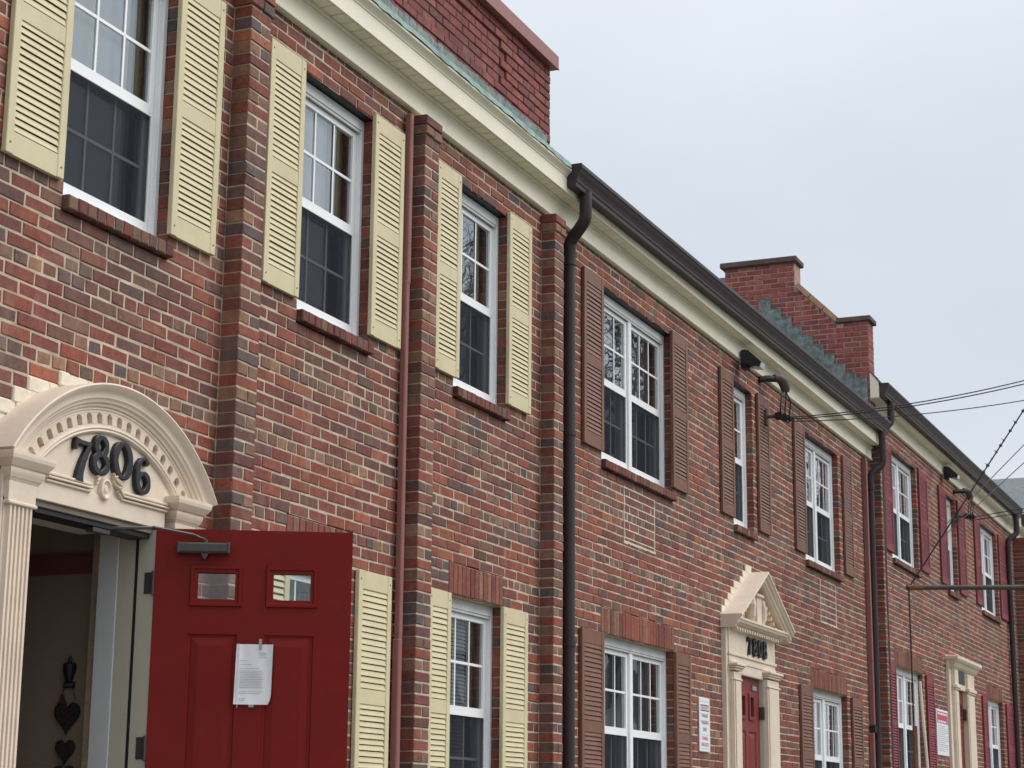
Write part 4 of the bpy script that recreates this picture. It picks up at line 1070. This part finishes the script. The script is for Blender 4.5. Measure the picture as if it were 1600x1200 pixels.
b = MB(); b.poly([(-.084, -.008, .138), (-.070, -.012, .138), (-.074, -.012, -.13), (-.090, -.008, -.138)], [(0, 1, 2, 3)]); b.build("folded_edge", 'paper', NP)
random.seed(4); k = 0
rows = [(.02, .055, .098), (.022, .056, .092), (.024, .055, .088), (.02, .055, .078), (-.066, -.028, .062), (-.066, -.012, .044), (-.066, .022, .026)]
rows += [(-.066, random.choice((.038, .044, .040)), .014-.0075*i) for i in range(11)]+[(-.066, .042, -.080), (-.066, .03, -.0875), (-.066, -.034, -.112), (-.064, -.040, -.120)]
for a, c, v in rows:
    b = MB(); x = a
    while x < c:
        wd = random.uniform(.005, .013); e_ = min(c, x+wd); b.face([(x, -.0095, v-.0011), (e_, -.0095, v-.0011), (e_, -.0095, v+.0011), (x, -.0095, v+.0011)]); x = e_+.0016
    b.build("print_line", 'ink', NP)
b = MB(); b.box(.018, .032, -.0125, -.0105, .112, .162); b.box(-.074, -.070, -.006, -.0045, -.155, -.138); b.box(-.02, .004, -.006, -.0045, -.150, -.138); b.build("tape", 'tape', NP)

# signs
SG = tag(empty("parking_sign", (16.225, WY-.008, 2.42)), "tall narrow white parking sign on the brick wall beside the pointed door surround", "sign")
b = MB(); b.box(-.150, .150, -.006, .006, -.232, .232, .004); b.build("board", 'sign_white', SG)
for z0, z1 in ((.200, .204), (-.088, -.085), (-.206, -.202)):
    b = MB(); b.box(-.125, .125, -.0068, -.006, z0, z1); b.build("rule_line", 'sign_grey', SG)
b = MB(); frame_rect(b, -.125, .125, .118, .172, .009, -.0068, -.006, 0); b.build("red_frame", 'sign_rose', SG)
for s_, z, sz, wd, mt in (("RESERVED", .145, .036, .19, 'sign_rose'), ("TENANT", .078, .046, .19, 'sign_ink'), ("PARKING", .020, .046, .20, 'sign_ink'), ("ONLY", -.040, .046, .12, 'sign_ink'), ("TOWING", -.118, .044, .17, 'sign_rose'), ("ENFORCED", -.170, .044, .20, 'sign_rose')):
    text("sign_lettering", s_, sz, mt, SG, (0, -.0072, z), wd)
SR = tag(empty("notice_sign", (27.21, WY-.008, 2.83)), "white sign with pinkish red heading between dark red shutter and far cream doorway", "sign")
b = MB(); b.box(-.42, .42, -.006, .006, -.315, .315, .004); b.build("board", 'sign_white', SR)
b = MB(); b.box(-.385, .385, -.0072, -.006, .125, .285); b.build("red_heading", 'sign_red', SR)
for z in (.255, .15): 
    b = MB(); x = -.33
    while x < .3: wd = random.uniform(.05, .12); b.box(x, min(.34, x+wd), -.0084, -.0072, z-.014, z+.014); x += wd+.03
    b.build("heading_line", 'sign_white', SR)
for i in range(13):
    b = MB(); z = .085-.028*i; x = -.36; e_ = .34 if i % 4 else .18
    while x < e_: wd = random.uniform(.04, .11); b.box(x, min(e_, x+wd), -.0072, -.006, z-.006, z+.006); x += wd+.018
    b.build("print_line", 'sign_grey', SR)

# floodlights under the eaves
def floodlight(x, z, label):
    L_ = tag(empty("floodlight", (x, -.013, z)), label, "floodlight", "floodlights under the eaves")
    L_.scale = (1.08, 1.05, 1.15)
    b = MB(); b.box(-.055, .055, -.06, 0, -.09, .075, .008); b.build("mount", 'black', L_)
    b = MB(); b.prism([(-.05, .04), (-.075, .065), (-.20, -.045), (-.185, -.085), (-.10, -.075), (-.045, -.05)], -.075, .075, 'x'); fix(b.build("housing", 'black', L_))
    b = MB(); b.prism([(-.203, -.047), (-.188, -.088), (-.115, -.083), (-.120, -.079), (-.184, -.082), (-.197, -.046)], -.065, .065, 'x'); fix(b.build("lens", 'lens', L_)); return L_
floodlight(17.50, 5.99, "black floodlight under the eave above the narrow brown shuttered window")
floodlight(28.0, H3.z(6.02), "smaller looking far floodlight under the eave above the narrow red shuttered window")

# service masts with weatherheads
def service_mast(x, z, label, dx=1.):
    S_ = tag(empty("service_mast", (x, 0, z)), label, "service mast", "electric service entries on the facade")
    b = MB(); b.tube([(-.10, .028, .05), (-.06, -.03, .065), (.03, -.12, .075)], [.032, .034, .034], 10); b.build("conduit", 'black', S_, True)
    b = MB(); b.tube([(.0, -.10, .085), (.05, -.14, .085), (.10, -.17, .055), (.125, -.185, -.02), (.13, -.187, -.05)], [.034, .048, .055, .048, .034], 12); b.build("weatherhead", 'galv', S_, True)
    for dy, ddx in ((0, -.03), (-.01, .0), (-.02, .03)):
        b = MB(); b.tube([(.12+ddx*.6, -.185, -.04), (.08+ddx*4.5, -.19+dy, -.13), (.10+ddx*6, -.18, -.24), (.15+ddx*5.5, -.17, -.31)], .007, 6); b.build("lead_wire", 'black_rubber', S_, True)
    b = MB(); b.box(-.01, .05, -.02, .026, -.40, -.24, .006); b.tube([(.02, -.01, -.31), (.04, -.12, -.31)], .018, 8); b.build("wall_bracket", 'galv', S_)
    b = MB()
    for i, (p, r_) in enumerate((((.05, -.12, -.31), .045), ((.11, -.16, -.315), .038), ((.17, -.19, -.31), .03), ((.25, -.20, -.30), .022))): b.tube([Vector(p)-Vector((.03, .01, 0)), Vector(p)+Vector((.03, -.01, .0))], [r_, r_*.8], 10)
    b.tube([(.06, -.14, -.33), (.15, -.2, -.36), (.22, -.2, -.33), (.30, -.22, -.29)], .010, 6); b.build("splice_bundle", 'black_rubber', S_, True)
    return S_
service_mast(18.33, 5.90, "grey weatherhead and cable splice on brick right of the narrow brown shuttered window")
service_mast(29.0, 6.45, "far weatherhead with black cable splice right of the narrow red shuttered window")

# utility pole just outside the frame: sidewalk strut with guy wire reaches into view
UP = tag(empty("utility_pole", (21.0, -3.45, .45)), "horizontal dark steel strut with thin guy wire crossing the right edge before red shutters", "utility pole")
uo = -Vector(UP.location)
tip = Vector((20.2, -1.006, 4.03)); base = Vector((20.98, -3.33, 4.03))
def upart(b, n_, m, sm=False): o = b.build(n_, m, UP, sm); o.location = uo; return o
b = MB(); b.tube([(21.0, -3.45, .4), (21.0, -3.45, 10.2)], [.16, .12], 14); upart(b, "pole", 'bark', True)
b = MB(); b.tube([tip+(base-tip)*.06, base], .026, 12); upart(b, "strut", 'galv', True)
b = MB(); d_ = (base-tip).normalized(); b.tube([tip+d_*-.03, tip+d_*.15], .030, 10); b.box(tip.x-.05, tip.x+.05, tip.y-.02, tip.y+.02, tip.z-.012, tip.z+.012, .004); b.tube([tip+Vector((-.09, 0, .01)), tip+Vector((.05, 0, -.01))], .010, 6); upart(b, "strut_clamp", 'wood')
gtop = Vector((20.98, -3.3, 7.62)); 
b = MB(); b.tube([tip, gtop], .0075, 6); b.tube([tip+Vector((0, 0, -.01)), Vector((20.205, -1.0, .45))], .0075, 6); b.tube([tip+Vector((-.03, 0, -.01)), tip+Vector((-.026, 0, -.9))], .004, 6); upart(b, "guy_wire", 'black_rubber')
b = MB(); b.tube([(20.207, -1.012, .6), (20.207, -1.012, 2.585)], .026, 8); upart(b, "guy_guard", 'wood')
b = MB(); dd = (gtop-tip)
for i, t in enumerate((.30, .345, .365, .385, .405, .425, .44, .47, .495, .53)):
    p = tip+dd*t; r_ = random.uniform(.012, .022); b.tube([p-dd.normalized()*r_*1.2+Vector((0, 0, .004)), p, p+dd.normalized()*r_*1.2], [r_*.3, r_, r_*.3], 7)
    if i % 2 == 0: b.tube([p, p+Vector((-.03, .02, .018))], [.006, .003], 5)
upart(b, "preformed_grip", 'galv', True)
b = MB(); b.tube([(21.0, -3.6, 8.7), (21.0, -3.6, 9.6)], .22, 14); upart(b, "transformer", 'grey_metal', True)

def wire(pts_from, pts_to, sag, label, r_=.006, m='black_rubber', grp="service drop wires", off=0):
    a, c = Vector(pts_from), Vector(pts_to); o = tag(empty("service_wire", a), label, "wire", grp)
    b = MB(); P = []
    for i in range(25): t = i/24; p = a+(c-a)*t-a; p.z -= sag*4*t*(1-t); P.append(p)
    b.tube(P, r_, 6); b.build("cable", m, o, True); return o
wire((18.53, -.22, 5.605), (20.95, -3.32, 6.59), .12, "uppermost of the three black service wires from the brown shuttered house")
wire((18.53, -.22, 5.585), (20.95, -3.32, 6.545), .12, "middle one of the three black service wires from the brown shuttered house")
wire((18.55, -.22, 5.565), (20.95, -3.32, 6.27), .10, "lowest of the three black service wires from the brown shuttered house", .005)
wire((29.2, -.22, 6.15), (27.2, -15.5, 8.6), .25, "upper black service wire leading right from the far weatherhead", .006)
wire((29.2, -.22, 6.10), (27.2, -15.5, 8.3), .25, "lower black service wire leading right from the far weatherhead", .006)
wire((27.3, .02, 5.62), (20.95, -3.32, 6.72), .0, "pale thin wire slanting across the narrow red shuttered window, upper of two", .006, 'pale_wire', "pale wires slanting across the red shuttered house")
wire((27.3, .02, 5.50), (20.95, -3.32, 6.42), .0, "pale thin wire slanting across the narrow red shuttered window, lower of two", .006, 'pale_wire', "pale wires slanting across the red shuttered house")

# white pipe leaning in the window corner of house 3
PI_ = tag(empty("leaning_pipe", (25.85, -.10, 2.2)), "thin white pipe leaning over the right edge of the lower red shuttered window", "pipe")
b = MB(); b.tube([(0, 0, -1.5), (-.40, .06, 1.22)], .02, 8); b.build("pipe", 'trim', PI_, True)

# hall decorations
def heart(b, cx, cz, s_, x, th=.02):
    pts = []
    for i in range(28):
        t = 2*math.pi*i/28; pts.append((cx+s_*16*math.sin(t)**3/17, cz+s_*(13*math.cos(t)-5*math.cos(2*t)-2*math.cos(3*t)-math.cos(4*t))/15))
    n = len(pts); f_ = [(x-th*.3, y, z) for y, z in pts]; mid_ = [(x-th, cx+(y-cx)*.75, cz+(z-cz)*.75) for y, z in pts]; bk = [(x, y, z) for y, z in pts]
    b.poly(bk+f_+mid_, [(i, (i+1) % n, n+(i+1) % n, n+i) for i in range(n)]+[(n+i, n+(i+1) % n, 2*n+(i+1) % n, 2*n+i) for i in range(n)]+[tuple(range(2*n, 3*n))])
HG = tag(empty("heart_garland", (7.585, .44, 2.06)), "string of dark cloth hearts hanging on the dim hall wall inside the open doorway", "wall hanging")
for dz, s_ in ((0.0, .078), (-.160, .060), (-.285, .068)):
    b = MB(); heart(b, 0, dz, s_, 0); fix(b.build("heart", 'heart', HG))
    b = MB()
    for sg in (-1, 1): b.ribbon([(-.02, sg*-.014, .006), (.02, sg*.014, .006)], -.001, .001); 
    o = b.build("stitched_cross", 'heart_red', HG); o.location = (-.022, 0, dz+.01); o.rotation_euler = (0, 0, R(90))
b = MB(); b.tube([(-.004, -.045, .07), (-.004, -.02, .14), (-.004, 0, .165), (-.004, .02, .14), (-.004, .045, .06)], .002, 5); b.build("string", 'heart_red', HG)
b = MB(); b.prism([(.0, .05), (.05, .06), (.03, .105)], -.012, -.004, 'x'); fix(b.build("cloth_scrap", 'heart_red', HG))
WO = tag(empty("wall_ornament", (7.588, .437, 2.275)), "small dark lantern shaped ornament on the hall wall above the hanging hearts", "ornament")
b = MB(); vs = [(z, r_) for z, r_ in ((-.055, .012), (-.045, .018), (-.01, .030), (.025, .032), (.032, .026), (.036, .010), (.06, .007), (.065, .003))]
b.tube([(-.01, 0, z) for z, _ in vs], [r_ for _, r_ in vs], 12); b.build("body", 'black', WO, True)
b = MB(); frame_rect(b, -.032, .032, -.085, -.055, .008, -.006, .002, .001); o = b.build("label_holder", 'black', WO); o.rotation_euler = (0, 0, R(90)); o.location = (-.008, 0, 0)

# stoops below the doors (under the frame)
def stoop(x, top, label):
    S_ = tag(empty("door_steps", (x, -.7, gz(x))), label, "steps", "concrete steps below the doors"); g = gz(x)
    for i in range(5):
        h_ = (top-g)*(5-i)/5; b = MB(); b.box(-.9, .9, .58-.30*i-(.42 if i else .42), .60-.30*i, 0, h_, .01); b.build("step", 'concrete', S_)
stoop(7.0, .86, "concrete steps below the arched doorway"); stoop(17.55, .86, "concrete steps below the pointed pediment doorway"); stoop(28.5, 1.35, "concrete steps below the far flat topped doorway")

AH = tag(empty("street_house", (58, -24, gz(58))), "long pale house across the street mirrored low in the ground floor panes", "house")
b = MB(); b.box(-26, 26, -4, 4, 0, 6.2); b.build("wall", 'concrete', AH)
b = MB(); b.prism([(-4.6, 6.1), (0, 9.2), (4.6, 6.1)], -26.5, 26.5, 'x'); fix(b.build("roof", 'slate', AH))
for i in range(10):
    for zz in (1.0, 3.9):
        b = MB(); frame_rect(b, -.6, .6, 0, 1.5, .08, 4.0, 4.06); b.box(-.52, .52, 4.0, 4.02, .08, 1.42); o = b.build("window", 'aluminium', AH); o.location = (-23+i*5.1, 0, zz)

# bare trees across the street, mirrored in the window glass
def bare_tree(x, y, h_, seed, label):
    rnd = random.Random(seed); T_ = tag(empty("bare_tree", (x, y, gz(x))), label, "tree", "bare trees across the street seen mirrored in the panes")
    tr = MB(); br = MB()
    def grow(p, d, l, r_, lev):
        n = 3; P = [p]; q = p.copy(); dd_ = d.copy()
        for i in range(n):
            dd_ = (dd_+Vector((rnd.gauss(0, .13), rnd.gauss(0, .13), rnd.gauss(.04, .08)))).normalized(); q = q+dd_*l/n; P.append(q.copy())
        (tr if lev == 0 else br).tube(P, [r_*(1-.4*i/n) for i in range(n+1)], 7 if lev < 2 else 4, False)
        if lev >= 6: return
        for k in range(rnd.choice((2, 3, 3)) if lev else 4):
            t = rnd.choice((P[-1], P[-1], P[-2], P[-2])); ax = Vector((rnd.gauss(0, 1), rnd.gauss(0, 1), rnd.gauss(.3, .5))).normalized()
            grow(t.copy(), (dd_*.75+ax*.65).normalized(), l*rnd.uniform(.6, .82), r_*rnd.uniform(.45, .62), lev+1)
    grow(Vector((0, 0, 0)), Vector((0, 0, 1)), h_*.3, h_*.02, 0)
    tr.build("trunk", 'bark', T_, True); br.build("branches", 'bark', T_)
for i, (x, y, h_) in enumerate(((49, -16.5, 22), (53, -15.5, 21), (56.5, -14.5, 24), (60, -17.5, 25), (67, -16, 24), (76, -18, 23))):
    bare_tree(x, y, h_, 50+i, "bare leafless tree across the street behind the camera, mirrored in the panes")
bpy.context.view_layer.update()
